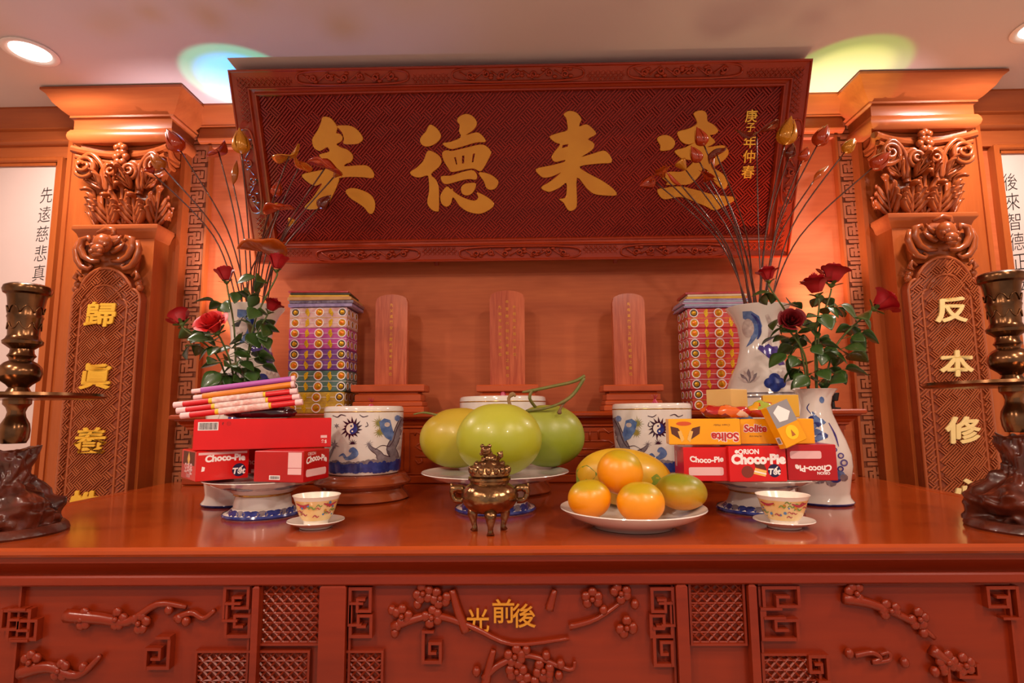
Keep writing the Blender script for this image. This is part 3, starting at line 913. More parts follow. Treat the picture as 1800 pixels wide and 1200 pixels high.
# key-fret corner pieces
def keyfret(x, z, w, h, sx, sz):
    mb = MB(); b = .0055
    segs = [((0, 0), (1, 0)), ((0, 0), (0, 1)), ((1, 0), (1, .62)), ((1, .62), (.38, .62)), ((.38, .62), (.38, .3)), ((.38, .3), (.7, .3)), ((0, 1), (.55, 1))]
    for i, (p, q) in enumerate(segs):
        b = .0055 - i*.0002
        x0, x1 = sorted((p[0]*w*sx, q[0]*w*sx)); z0, z1 = sorted((p[1]*h*sz, q[1]*h*sz))
        mb.box(x + x0 - b/2, x + x1 + b/2, PY - .009 - i*.0003, PY + .006, z + z0 - b/2, z + z1 + b/2)
    mb.build('key_fret', fd, tb)
for (px, py, w, h, sx, sz) in ((400, 1030, .042, .055, 1, -1), (400, 1115, .042, .055, 1, 1), (618, 1032, .036, .06, 1, -1), (618, 1115, .036, .055, 1, 1), (1180, 1032, .036, .06, -1, -1), (1180, 1115, .036, .055, -1, 1),
                               (1338, 1030, .06, .05, 1, -1), (1338, 1120, .06, .05, 1, 1), (1780, 1030, .05, .05, -1, -1), (60, 1070, .05, .05, -1, -1), (20, 1120, .05, .05, 1, 1),
                               (745, 1160, .03, .05, 1, 1), (1150, 1165, .03, .06, 1, 1), (1450, 1150, .03, .04, -1, -1), (300, 1170, .04, .05, -1, 1), (1660, 1165, .05, .03, 1, -1)):
    x, z = fx(px, py); keyfret(x, z, w, h, sx, sz)
# raised bead framing each front panel
for a, b_ in ((40, 445), (616, 1182), (1330, 1770)):
    xa, zt_ = fx(a, 1024); xb, _ = fx(b_, 1024)
    for (x0, x1, z0, z1) in ((xa, xb, zt_ - .004, zt_), (xa, xa + .004, .24, zt_ - .0042), (xb - .004, xb, .24, zt_ - .0042)):
        MB().bevbox(x0, x1, PY - .005, PY + .006, z0, z1, .001).build('panel_bead', fd, tb)
# lattice panels
for a, b, y0, y1 in ((465, 562, 1022, 1128), (1212, 1308, 1022, 1128), (350, 540, 1145, 1230), (1340, 1440, 1150, 1230), (600, 670, 1145, 1230)):
    xa, zt_ = fx(a, y0); xb, zb_ = fx(b, y1)
    mb = MB(); st = .016
    for i in range(-60, 60):
        for s in (1, -1):
            cx, cz = (xa+xb)/2, (zt_+zb_)/2; off = i*st
            if s > 0: lo = max(xa, cx + (zb_ - cz - off)); hi = min(xb, cx + (zt_ - cz - off))
            else: lo = max(xa, cx - (zt_ - cz - off)); hi = min(xb, cx - (zb_ - cz - off))
            if hi - lo < .003: continue
            mb.tube([(lo, PY, cz + s*(lo - cx) + off), (hi, PY, cz + s*(hi - cx) + off)], .002, 4, cap=False)
    z = zb_
    while z < zt_:
        mb.tube([(xa, PY, z), (xb, PY, z)], .002, 4, cap=False); z += st
    mb.box(xa - .004, xb + .004, PY - .006, PY + .005, zt_, zt_ + .004); mb.box(xa - .004, xb + .004, PY - .006, PY + .005, zb_ - .004, zb_)
    mb.box(xa - .004, xa, PY - .006, PY + .005, zb_, zt_); mb.box(xb, xb + .004, PY - .006, PY + .005, zb_, zt_)
    stuff(mb.build('lattice_panel', fd, tb))
# blossom branches
rb = random.Random(11)
def branch(pts, r0, r1, flowers, buds, name='blossom_branch'):
    mb = MB()
    q = [fx(a, b) for a, b in pts]
    cp = catmull([(x, PY - .004, z) for x, z in q], 4)
    mb.tube(cp, [r0 + (r1 - r0)*i/(len(cp)-1) for i in range(len(cp))], 7)
    for (a, b) in flowers:
        x, z = fx(a, b)
        for k in range(5):
            an = k*2*PI/5 + rb.random()
            mb.ball((x + .011*math.cos(an), PY - .006, z + .011*math.sin(an)), (.009, .006, .009), 8, 5)
        mb.ball((x, PY - .011, z), .005, 7, 5)
    for (a, b) in buds:
        x, z = fx(a, b); mb.ball((x, PY - .004, z), (.008, .008, .009), 8, 6)
    mb.build(name, fd, tb, 3.2)
branch([(690, 1100), (760, 1080), (830, 1100), (900, 1130), (1000, 1120)], .008, .003, [(745, 1040), (760, 1082), (708, 1080), (775, 1048)], [(700, 1098), (735, 1060), (695, 1110), (690, 1070)])
branch([(850, 1190), (880, 1165), (930, 1150), (1000, 1175), (1010, 1160)], .007, .003, [(908, 1176), (905, 1150), (930, 1200), (955, 1175)], [(838, 1178), (925, 1140), (960, 1150), (985, 1165), (965, 1190), (982, 1185)])
branch([(795, 1035), (805, 1070), (820, 1108)], .006, .009, [], [], 'bamboo')
branch([(868, 1140), (860, 1170), (850, 1215)], .005, .009, [], [], 'bamboo')
branch([(975, 1035), (965, 1070)], .005, .008, [], [], 'bamboo')
branch([(1000, 1100), (1050, 1085), (1100, 1050)], .006, .003, [(1040, 1050), (1090, 1040), (1100, 1100)], [(1060, 1070), (1115, 1060)])
branch([(120, 1080), (180, 1085), (230, 1090), (280, 1060), (330, 1065)], .012, .004, [(150, 1085), (210, 1085), (250, 1092)], [(300, 1070), (330, 1090)])
branch([(310, 1085), (340, 1075), (360, 1085), (380, 1070)], .006, .004, [], [(318, 1085)], 'cloud_scroll')
branch([(40, 1180), (90, 1170), (140, 1185), (180, 1150)], .012, .004, [(60, 1160), (110, 1175)], [(150, 1170)])
branch([(1480, 1050), (1530, 1060), (1600, 1090), (1640, 1120)], .01, .004, [(1500, 1040), (1560, 1070), (1610, 1085)], [(1620, 1110)])
branch([(1500, 1150), (1530, 1145), (1545, 1155), (1530, 1162), (1560, 1158), (1560, 1145), (1545, 1148)], .005, .003, [], [(1490, 1146), (1587, 1162)], 'cloud_scroll')
branch([(1635, 1140), (1670, 1165), (1700, 1170), (1690, 1180)], .01, .004, [(1660, 1160), (1690, 1165)], [(1640, 1178), (1655, 1176)])
for px, py, ch in ((840, 1088, '光'), (885, 1072, '前'), (921, 1080, '後')):
    x, z = fx(px, py); vs, fs, w, h = text(ch, .042, .01, .04)
    mb = MB(); mb.add(vs, fs, face(x, PY - .002, z)); mb.build('gold_character', M['gold'], tb)

# ================================================================== REAR SHELF (riser across the table)
YS = 1.835
ZS_ = 1.5 - .002
sl, sr = P(297, 727, YS).x, P(1525, 727, YS).x
XC = (sl + sr)/2; hs = (sr - sl)/2
sh = thing('altar_shelf', 'raised wooden shelf with carved scroll panels across the back of the table', 'shelf', (XC, YS, ZT + .001))
Ds = YW - .03 - YS; hz = ZS_ - ZT - .001
mb = MB(); mb.bevbox(-hs, hs, 0, Ds, hz - .016, hz, .004); mb.build('shelf_top', M['shelf'], sh, SM)
mb = MB(); moulding(mb, [(-hs + .012, Ds), (-hs + .012, .012), (hs - .012, .012), (hs - .012, Ds)],
        [(0, 0), (0, -.004), (-.008, -.008), (-.014, -.018), (-.026, -.026), (-.026, -.032), (-.034, -.036), (-.034, -.05), (-.06, -.05)], hz - .016)
mb.build('cornice', M['shelf'], sh, SM)
mb = MB(); mb.box(-hs + .05, hs - .05, .05, Ds - .01, 0, hz - .05); mb.build('riser_body', M['shelf'], sh)
mb = MB(); mb.bevbox(-hs + .035, hs - .035, .034, .06, 0, .026, .004); mb.bevbox(-hs + .04, hs - .04, .04, .06, .026, .034, .003); mb.build('plinth', M['shelf'], sh, SM)
# carved panels
npan = 9
for i in range(npan):
    w = (2*hs - .12)/npan; xc = -hs + .06 + w*(i + .5)
    for s in (-1, 1):
        MB().box(xc + s*(w/2 - .004) - .004, xc + s*(w/2 - .004) + .004, .043, .052, .036, hz - .052).build('panel_stile', M['shelf'], sh)
    mb = MB(); r = .0035; y = .049; z0 = .04; hh = hz - .1
    k = w*.38
    for s in (-1, 1):
        mb.tube([(xc + s*a, y, z0 + c) for a, c in [(.01, hh), (.01, hh*.72)]], r, 6)
        mb.tube([(xc + s*a, y, z0 + c) for a, c in [(k*.45, hh*.76), (k*.42, hh*.98), (k*.62, hh*1.02), (k*.8, hh*.92), (k*.98, hh*.99), (k*1.05, hh*.9)]], r, 6)
        mb.tube([(xc + s*a, y, z0 + c) for a, c in [(k*1.0, hh*.28), (k*.9, hh*.18), (k*.75, hh*.22), (k*.8, hh*.32)]], r, 6)
    mb.tube([(xc - k*.8, y, z0 + hh*.72), (xc + k*.8, y, z0 + hh*.72), (xc + k*1.02, y, z0 + hh*.62), (xc + k*.8, y, z0 + hh*.52), (xc - k*.8, y, z0 + hh*.52), (xc - k*1.02, y, z0 + hh*.62), (xc - k*.8, y, z0 + hh*.72)], r, 6)
    mb.tube([(xc - k, y, z0 + hh*.36), (xc + k, y, z0 + hh*.36)], r, 6)
    mb.tube([(xc, y, z0 + hh*.36), (xc, y, z0 + hh*.1)], r, 6)
    mb.build('scroll_carving', M['shelf'], sh, 3.2)

# ================================================================== ANCESTRAL TABLETS
def tablet(px, ytop, w_px, base_w, cols, label, Yc=1.90, ybase=676):
    q = P(px, ybase, Yc - .04); k = mpp(q)
    t = thing('ancestral_tablet', label, 'tablet', (q.x, Yc, ZS_), 0, 'wooden ancestral tablets')
    hb = q.z - ZS_
    bw = base_w*k/2
    mb = MB()
    for a, b, w in ((0, .22, 1.0), (.22, .40, .95), (.40, .66, .90), (.66, .74, .82), (.74, 1.0, 1.0)):
        mb.bevbox(-bw*w, bw*w, -.055*w, .055*w, hb*a, hb*b, .003)
    mb.build('stepped_base', M['tablet_base'], t, SM)
    ht = P(px, ytop, Yc).z - q.z
    w = w_px*k/2
    pts = [(-w, 0), (w, 0), (w*1.02, ht*.9), (w*.93, ht*.955)]
    for i in range(1, 8):
        a = PI*.12 + PI*.76*i/8
        pts.append((w*.93*math.cos(a)/math.cos(PI*.12), ht*.955 + ht*.045*(math.sin(a) - math.sin(PI*.12))/(1 - math.sin(PI*.12))))
    pts += [(-w*.93, ht*.955), (-w*1.02, ht*.9)]
    mb = MB(); mb.prism(pts, -.014, .016, Matrix.Translation((0, 0, hb)) @ Matrix.Rotation(PI/2, 4, 'X'))
    mb.build('slab', M['tablet'], t)
    for cx, z0, z1, s in cols:
        n = len(s); 
        for i, ch in enumerate(s):
            z = hb + ht*(z0 + (z1 - z0)*i/(n-1))
            vs, fs, _, _ = text(ch, .0115, .008, .02, 0, 1, 1)
            mb = MB(); mb.add(vs, fs, face(cx*w, -.0163, z)); mb.build('gold_character', M['gold'], t)
tablet(683, 519, 57, 128, [(0, .88, .12, '先父逺門堂上歷代祖考之靈位')], 'wooden ancestral tablet left of the middle one, one line of gold characters')
tablet(892, 512, 62, 108, [(-.42, .82, .32, '先祖考府君之神位'), (0, .88, .10, '本堂歷代祖先考妣之靈位'), (.42, .82, .32, '先祖妣太君之神位')], 'middle ancestral tablet with three lines of gold characters')
tablet(1112, 517, 57, 104, [(0, .88, .12, '先母逺門堂上歷代祖妣之靈位')], 'wooden ancestral tablet on the right, one line of gold characters')
# ================================================================== PORCELAIN, BRASS AND FRUIT
M['porc'] = mat('white_porcelain', 'e9e2da', .1, coat=.5, var='e5ddd4', vscale=6)
M['porc_in'] = mat('porcelain_inside', 'efe6d8', .2)
M['navy'] = mat('cobalt_blue_glaze', '1f2a6e', .15, coat=.4, var='34458f', vscale=60)
M['blue'] = mat('blue_glaze', '47639c', .15, coat=.4, var='6f8abb', vscale=60)
M['violet'] = mat('violet_glaze', '3a2c7c', .15, coat=.4, var='5a4a9c', vscale=60)
M['greyglaze'] = mat('grey_brown_glaze', '6f646a', .18, coat=.4, var='8d8288', vscale=70)
M['palegrey'] = mat('pale_grey_glaze', 'b9a8a4', .18, coat=.4, var='d6c9c2', vscale=80)
M['ochre'] = mat('ochre_glaze', 'a08a3c', .2, coat=.3, var='7f8a5a', vscale=80)
M['plum'] = mat('plum_glaze', '3c1830', .2, coat=.3)
M['giltrim'] = mat('gilt_rim', 'c89a4a', .18, .8)
M['brass'] = mat('aged_brass', '8c6444', .22, .95, var='5e4028', vscale=18)
M['brass_hi'] = mat('polished_brass', '9c7a54', .2, .95, var='755538', vscale=45, bump=.35, bscale=90)
M['root'] = mat('root_wood', '34140c', .3, coat=.2, var='5e2616', vscale=22, bump=.9, bscale=26)

def interp(prof, z):
    for (r0, z0), (r1, z1) in zip(prof, prof[1:]):
        if min(z0, z1) <= z <= max(z0, z1) and z1 != z0:
            return r0 + (r1 - r0)*(z - z0)/(z1 - z0)
    return prof[0][0] if abs(z - prof[0][1]) < abs(z - prof[-1][1]) else prof[-1][0]
def decal(polys, outer, mat_, parent, off=.0007, cell=.007, name='painted_motif'):
    """flat painted shapes (dx, z) wrapped on a turned body whose outer profile is (r, z); dx is as seen from the front"""
    bm = bmesh.new()
    for pl in polys:
        try:
            f = bm.faces.new([bm.verts.new((p[0], p[1], 0)) for p in pl])
        except ValueError:
            continue
    bm.normal_update()
    bmesh.ops.triangulate(bm, faces=bm.faces[:], ngon_method='EAR_CLIP')
    for _ in range(4):
        es = [e for e in bm.edges if e.calc_length() > cell]
        if not es: break
        bmesh.ops.subdivide_edges(bm, edges=es, cuts=1)
        bmesh.ops.triangulate(bm, faces=[f for f in bm.faces if len(f.verts) > 3])
    for v in bm.verts:
        r = interp(outer, v.co.y) + off
        a = math.asin(max(-.985, min(.985, v.co.x/r)))
        v.co = (r*math.sin(a), -r*math.cos(a), v.co.y)
    bmesh.ops.recalc_face_normals(bm, faces=bm.faces[:])
    me = bpy.data.meshes.new(name); bm.to_mesh(me); bm.free()
    me.materials.append(mat_)
    me.polygons.foreach_set('use_smooth', [True]*len(me.polygons))
    return link(name, me, parent)
def ribbon(pts, w):
    """thick stroke polygon along a path; w = list of widths"""
    c = [Vector((p[0], p[1], 0)) for p in pts]
    c = catmull(c, 4)
    n = len(c); L_, R_ = [], []
    for i in range(n):
        t = (c[min(i+1, n-1)] - c[max(i-1, 0)]).normalized(); nn = Vector((-t.y, t.x, 0))
        u = i/(n-1)*(len(w)-1); k = min(int(u), len(w)-2); ww = w[k] + (w[k+1] - w[k])*(u - k)
        L_.append(c[i] + nn*ww/2); R_.append(c[i] - nn*ww/2)
    return [(p.x, p.y) for p in L_ + R_[::-1]]
def disc(x, z, r, n=14, rz=None, ph=0):
    return [(x + r*math.cos(ph + 2*PI*i/n), z + (rz or r)*math.sin(ph + 2*PI*i/n)) for i in range(n)]
def flame(x, z, r0, r1, n=13, seed=1, a0=0, a1=2*PI):
    rr = random.Random(seed); pl = []
    for i in range(n*2):
        a = a0 + (a1 - a0)*i/(n*2)
        r = r0 if i % 2 == 0 else r1*rr.uniform(.72, 1.1)
        pl.append((x + r*math.cos(a + (.12 if i % 2 else 0)), z + r*math.sin(a + (.12 if i % 2 else 0))))
    return pl
def lotus_motif(x, z, s, n=7, spread=1.9):
    """fan of pointed petals"""
    out = []
    for i in range(n):
        a = PI/2 + (i/(n-1) - .5)*spread
        d = Vector((math.cos(a), math.sin(a))); nn = Vector((-d.y, d.x)); o = Vector((x, z))
        L_ = s*(1 - .18*abs(i/(n-1) - .5)*2)
        out.append([tuple(o + d*L_*.05), tuple(o + d*L_*.4 + nn*L_*.14), tuple(o + d*L_*.75 + nn*L_*.11), tuple(o + d*L_), tuple(o + d*L_*.75 - nn*L_*.11), tuple(o + d*L_*.4 - nn*L_*.14)])
    return out
def towards(t):
    """painted side turned to the room's viewer side"""
    t.rotation_euler.z = math.atan2(-t.location.x, t.location.y)
    return t
def on_table(px, py, rpx, z=ZT):
    """centre of a round foot whose front touches the table at the photo pixel"""
    q = T(px, py, z); k = mpp(q); r = rpx*k
    Yc = q.y + r
    d = ray(px, py); x = d.x/d.y*Yc
    return Vector((x, Yc, z + .0006)), mpp((x, Yc, z))

# ------------------------------------------------------------------ incense bowls on turned wooden stands
def incense_bowl(px, ytop, ybot, hw_px, base_bot, base_hw, label, slabel, mirror, deco=True, yyx=-20):
    c, k = on_table(px, base_bot, base_hw)
    rb = base_hw*k
    zb = P(px, ybot + 3, c.y - hw_px*k).z        # bowl foot height
    hb = zb - ZT
    st = tag(MB().lathe([(0.001, 0), (rb*.93, 0), (rb*.97, hb*.06), (rb*.93, hb*.22), (rb*.86, hb*.34), (rb*.84, hb*.44), (rb*.9, hb*.54), (rb*.985, hb*.62), (rb, hb*.70), (rb*.98, hb*.78), (rb*.93, hb*.84), (rb*.92, hb*.88), (rb*.90, hb*.95), (rb*.86, hb), (.001, hb)], 48)
        .build('turned_stand', M['turned'], None, SM, c), slabel, 'stand', 'turned stands under the incense bowls')
    R = hw_px*k
    H = P(px, ytop, c.y).z - zb
    prof = [(R*.82, 0), (R*.9, .004), (R*.925, H*.06), (R*.955, H*.3), (R*.985, H*.65), (R, H*.88), (R*1.0, H*.95), (R*.985, H*.985), (R*.95, H)]
    t = thing('incense_bowl', label, 'incense bowl', (c.x, c.y, zb), 0, 'porcelain incense bowls'); towards(t)
    MB().lathe([(.001, 0)] + prof + [(R*.92, H*.99), (R*.9, H*.9), (R*.86, H*.78), (.001, H*.78)], 56).build('bowl', M['porc'], t, SM)
    MB().lathe([(.001, H*.785), (R*.86, H*.785), (R*.86, H*.80), (.001, H*.83)], 32).build('ash', mat('incense_ash', '9a8d80', .95, var='80756a', vscale=80, bump=.4, bscale=120), t)
    MB().lathe([(interp(prof, H*.915) + .0006, H*.91), (interp(prof, H*.92) + .001, H*.917), (interp(prof, H*.93) + .0006, H*.925)], 56, a0=0, a1=2*PI-1e-3).build('gilt_line', M['giltrim'], t, SM)
    if not deco: return t
    s = -1 if mirror else 1
    Z = lambda y: (ybot - y)*H/(ybot - ytop)
    Xp = lambda dx: dx*k*s
    # yin-yang with flames
    yx, yz, yr = Xp(yyx), Z(753), 9.5*k
    decal([flame(yx, yz, yr*1.12, yr*2.0, 15, 5)], prof, M['plum'], t, .0005)
    decal([disc(yx, yz, yr*1.1, 24)], prof, M['plum'], t, .0009)
    decal([disc(yx, yz, yr*.96, 24)], prof, M['porc_in'], t, .0013)
    half = [(yx + yr*.96*math.cos(a), yz + yr*.96*math.sin(a)) for a in [PI/2 - PI*i/12 - .25 for i in range(13)]]
    low = [(yx + yr*.12 + yr*.46*math.cos(a), yz - yr*.46 + yr*.46*math.sin(a)) for a in [-PI/2 - .25 - PI*i/8 for i in range(1, 8)]]
    up = [(yx - yr*.12 + yr*.46*math.cos(a), yz + yr*.46 + yr*.46*math.sin(a)) for a in [-PI/2 - .25 + PI*i/8 for i in range(1, 8)]]
    decal([half + low + up], prof, M['navy'], t, .0017)
    decal([disc(yx + yr*.1, yz - yr*.45, yr*.16, 10)], prof, M['porc_in'], t, .0021)
    decal([disc(yx - yr*.1, yz + yr*.45, yr*.16, 10)], prof, M['navy'], t, .0021)
    # small flame and cloud below
    decal([flame(yx + 2*k*s, Z(779), 3*k, 9*k, 7, 3, -.3, PI + .3)], prof, M['plum'], t)
    decal([ribbon([(yx - 20*k, Z(801)), (yx - 13*k, Z(797)), (yx - 8*k, Z(804)), (yx, Z(802)), (yx + 6*k, Z(796)), (yx + 2*k, Z(789)), (yx - 3*k, Z(793))], [1*k, 4*k, 5*k, 8*k, 12*k, 9*k, 3*k])], prof, M['blue'], t)
    # dragon
    D_ = lambda l: [(Xp(a), Z(b)) for a, b in l]
    decal([ribbon(D_([(66, 735), (60, 752), (52, 775), (46, 790), (52, 806), (44, 812), (30, 806), (24, 796), (14, 789), (8, 782)]), [11*k, 14.5*k, 16.5*k, 17.5*k, 16.5*k, 17.5*k, 15.5*k, 10*k, 7*k, 4*k])], prof, M['plum'], t, .0003)
    for (a, b) in ((60, 790), (64, 770), (58, 812), (40, 818), (66, 755)): decal([flame(Xp(a), Z(b), 2.5*k, 6*k, 7, int(a))], prof, M['palegrey'], t, .0008)
    decal([ribbon(D_([(66, 735), (60, 752), (52, 775), (46, 790), (52, 806), (44, 812), (30, 806), (24, 796), (14, 789), (8, 782)]), [9*k, 12*k, 14*k, 15*k, 14*k, 15*k, 13*k, 8*k, 5*k, 3*k])], prof, M['greyglaze'], t)
    decal([ribbon(D_([(64, 738), (55, 757), (49, 776), (42, 786)]), [1*k, 1.6*k, 1.6*k, 1*k]), ribbon(D_([(18, 790), (30, 783), (42, 786)]), [1*k]*2)], prof, M['plum'], t, .0012)
    decal([D_([(24, 742), (33, 736), (43, 739), (46, 750), (50, 764), (46, 776), (36, 770), (28, 758)])], prof, M['blue'], t, .0009)
    decal([flame(Xp(24), Z(744), 4*k, 13*k, 15, 9)], prof, M['ochre'], t)
    decal([flame(Xp(26), Z(760), 4*k, 11*k, 13, 4)], prof, M['ochre'], t, .0006)
    decal([disc(Xp(38), Z(747), 5*k, 9, 4*k)], prof, M['palegrey'], t, .0013)
    for (a, b) in ((8, 780), (26, 803)):
        decal([flame(Xp(a), Z(b), 1.6*k, 8*k, 9, 2)], prof, M['greyglaze'], t)
    decal([disc(Xp(56), Z(736), 5.5*k, 7)], prof, M['blue'], t)
    decal([flame(Xp(-45), Z(748), 2*k, 6*k, 6, 7)], prof, M['greyglaze'], t)
    decal([flame(Xp(-48), Z(781), 3*k, 9*k, 7, 8)], prof, M['greyglaze'], t, .001)
    decal([ribbon(D_([(-48, 784), (-54, 796), (-60, 806)]), [3*k, 6*k, 9*k])], prof, M['greyglaze'], t)
    decal([ribbon(D_([(-52, 730), (-44, 733), (-38, 729), (-30, 731)]), [1*k, 2*k, 1*k]), ribbon(D_([(-8, 729), (-2, 733), (6, 731)]), [1*k, 1.6*k, 1*k]), ribbon(D_([(4, 742), (6, 748), (2, 750)]), [1*k, 1.6*k])], prof, M['plum'], t)
    # wave band
    rr = random.Random(2)
    for j, m_ in enumerate((M['greyglaze'], M['navy'])):
        pl = []
        for i in range(-11, 12):
            a = i*.125 + j*.06
            if abs(a) > 1.42: continue
            pl.append(disc(R*.93*math.sin(a), Z(822 - 3*rr.random() - (3 if j == 0 else 0)), rr.uniform(6, 9.5)*k*max(.35, math.cos(a)), 12, rr.uniform(7, 11)*k))
        for p in pl:
            p[:] = [(x, max(z, Z(ybot - 5))) for x, z in p]
        for q, p in enumerate(pl): decal([p], prof, m_, t, .0006 + .0004*j + .00006*q, name='wave_scale')
    return t
incense_bowl(637, 714, 836, 69, 888, 84, 'porcelain incense bowl with dragon and flaming disc, left of the pomelos', 'turned wooden stand under the left incense bowl', False)
incense_bowl(1151, 709, 833, 69, 884, 84, 'porcelain incense bowl with dragon, behind the oranges', 'turned wooden stand under the right incense bowl', True, yyx=-11)
incense_bowl(885, 697, 815, 77, 875, 88, 'largest porcelain incense bowl, behind the pomelos', 'turned wooden stand under the largest incense bowl, behind the pomelos', False, False)

# ------------------------------------------------------------------ footed offering stands
def footed_stand(px, ybot, foot, neck, rim, yrim, label, mot=1):
    c, k = on_table(px, ybot, foot)
    H = P(px, yrim, c.y - rim*k*.6).z - ZT
    f, n, r = foot*k, neck*k, rim*k
    prof = [(f*.98, 0), (f, .004), (f*.97, .008), (f*.86, H*.14), (f*.74, H*.25), (n*1.03, H*.46), (n, H*.54), (n*1.05, H*.60), (n*1.22, H*.66), (r*.62, H*.73), (r*.84, H*.85), (r*.97, H*.965), (r, H*.985), (r*.995, H)]
    t = towards(thing('offering_stand', label, 'stand', c, 0, 'footed porcelain offering stands'))
    MB().lathe([(.001, 0)] + prof + [(r*.97, H*.985), (r*.85, H*.93), (.001, H*.90)], 56).build('dish', M['porc'], t, SM)
    MB().lathe([(n*1.0 + .0008, H*.545), (n*1.03 + .003, H*.575), (n*1.06 + .0012, H*.605)], 48, a0=0, a1=2*PI-1e-3).build('gilt_band', M['giltrim'], t, SM)
    MB().lathe([(f*.985, -.0001 + .0005), (f*1.012, .004), (f*.985, .0085)], 48, a0=0, a1=2*PI-1e-3).build('foot_line', M['navy'], t, SM)
    rr = random.Random(px)
    for i in range(-6, 7):
        a = i*.22
        decal([disc(f*.85*math.sin(a), H*.15, .012*max(.4, math.cos(a)), 9, .006)], prof, M['navy'] if i % 3 else M['greyglaze'], t, .0008 + .00005*i)
    for i in (-2, -1, 0, 1, 2):
        a = i*.42
        decal([disc(r*.74*math.sin(a), H*.79, .022*max(.4, math.cos(a)), 11, H*.05)], prof, M['blue'] if i % 2 else M['palegrey'], t)
    for i in (-1, 1):
        decal([disc(r*.82*math.sin(i*.6), H*.83, .02, 9, H*.035)], prof, M['navy'], t, .001)
    return t, c, k, H, r
S_L = footed_stand(461, 916, 65, 45, 100, 846, 'footed porcelain stand under the red snack boxes on the left')
S_R = footed_stand(1336, 909, 72, 47, 103, 843, 'footed porcelain stand under the snack boxes on the right')
S_C = footed_stand(871, 908, 71, 50, 130, 836, 'wide footed porcelain stand carrying three green pomelos')

# ------------------------------------------------------------------ tea cups on saucers
def cup(px, yrim, rr_, ybot_s, rs, label, slabel):
    c, k = on_table(px, ybot_s, rs*.55)
    r2 = rs*k
    sa = tag(MB().lathe([(.001, 0), (r2*.55, 0), (r2*.56, .003), (r2*.8, .008), (r2, .014), (r2*.99, .0155), (r2*.8, .0105), (r2*.5, .0065), (.001, .006)], 40).build('saucer', M['porc'], None, SM, c), slabel, 'saucer', 'tea cup saucers')
    z0 = ZT + .0078
    H = P(px, yrim, c.y).z - z0; r = rr_*k
    prof = [(r*.5, 0), (r*.51, H*.10), (r*.55, H*.14), (r*.68, H*.3), (r*.78, H*.5), (r*.86, H*.75), (r*.96, H*.95), (r, H)]
    t = towards(thing('tea_cup', label, 'cup', (c.x, c.y, z0), 0, 'small painted tea cups'))
    MB().lathe([(.001, 0)] + prof + [(r*.97, H*.99), (r*.8, H*.7), (r*.6, H*.35), (.001, H*.25)], 40).build('cup_body', M['porc_in'], t, SM)
    cream = mat('cup_enamel', 'e6b870', .18, coat=.4, var='ecd29a', vscale=30)
    MB().lathe([(interp(prof, H*f) + .0005, H*f) for f in (.16, .3, .45, .6, .75, .86)], 40, a0=0, a1=2*PI-1e-3).build('enamel_band', cream, t, SM)
    q = random.Random(px)
    cols = [mat('cup_'+n, h, .2) for n, h in (('rose', 'b04050'), ('sky', '5a86b8'), ('leaf', '7a9a50'), ('gilt', 'c08a3a'))]
    for i in range(26):
        a = q.uniform(-1.25, 1.25); z = H*q.uniform(.28, .8); s = q.uniform(.0018, .0034); rad = interp(prof, z)
        x = rad*math.sin(a)
        if i % 2: pl = [disc(x, z, s*max(.4, math.cos(a)), 7, s)]
        else: pl = [ribbon([(x - 2*s, z), (x - s*.5, z + 1.4*s), (x + s, z), (x + 2.2*s, z + s)], [s*.5, s*.9, s*.5])]
        decal(pl, prof, cols[i % 4], t, .0011 + .00004*i)
    for i in (-1, 1): decal([ribbon([(i*r*.55 - .012, H*.78), (i*r*.55, H*.70), (i*r*.55 + .012, H*.78)], [.002, .005, .002])], prof, cols[0], t, .0022)
cup(555, 869, 41, 932, 49, 'small floral tea cup in front of the left footed stand', 'white saucer under the left tea cup')
cup(1379, 868, 45, 932, 51, 'small floral tea cup in front of the right footed stand', 'white saucer under the right tea cup')

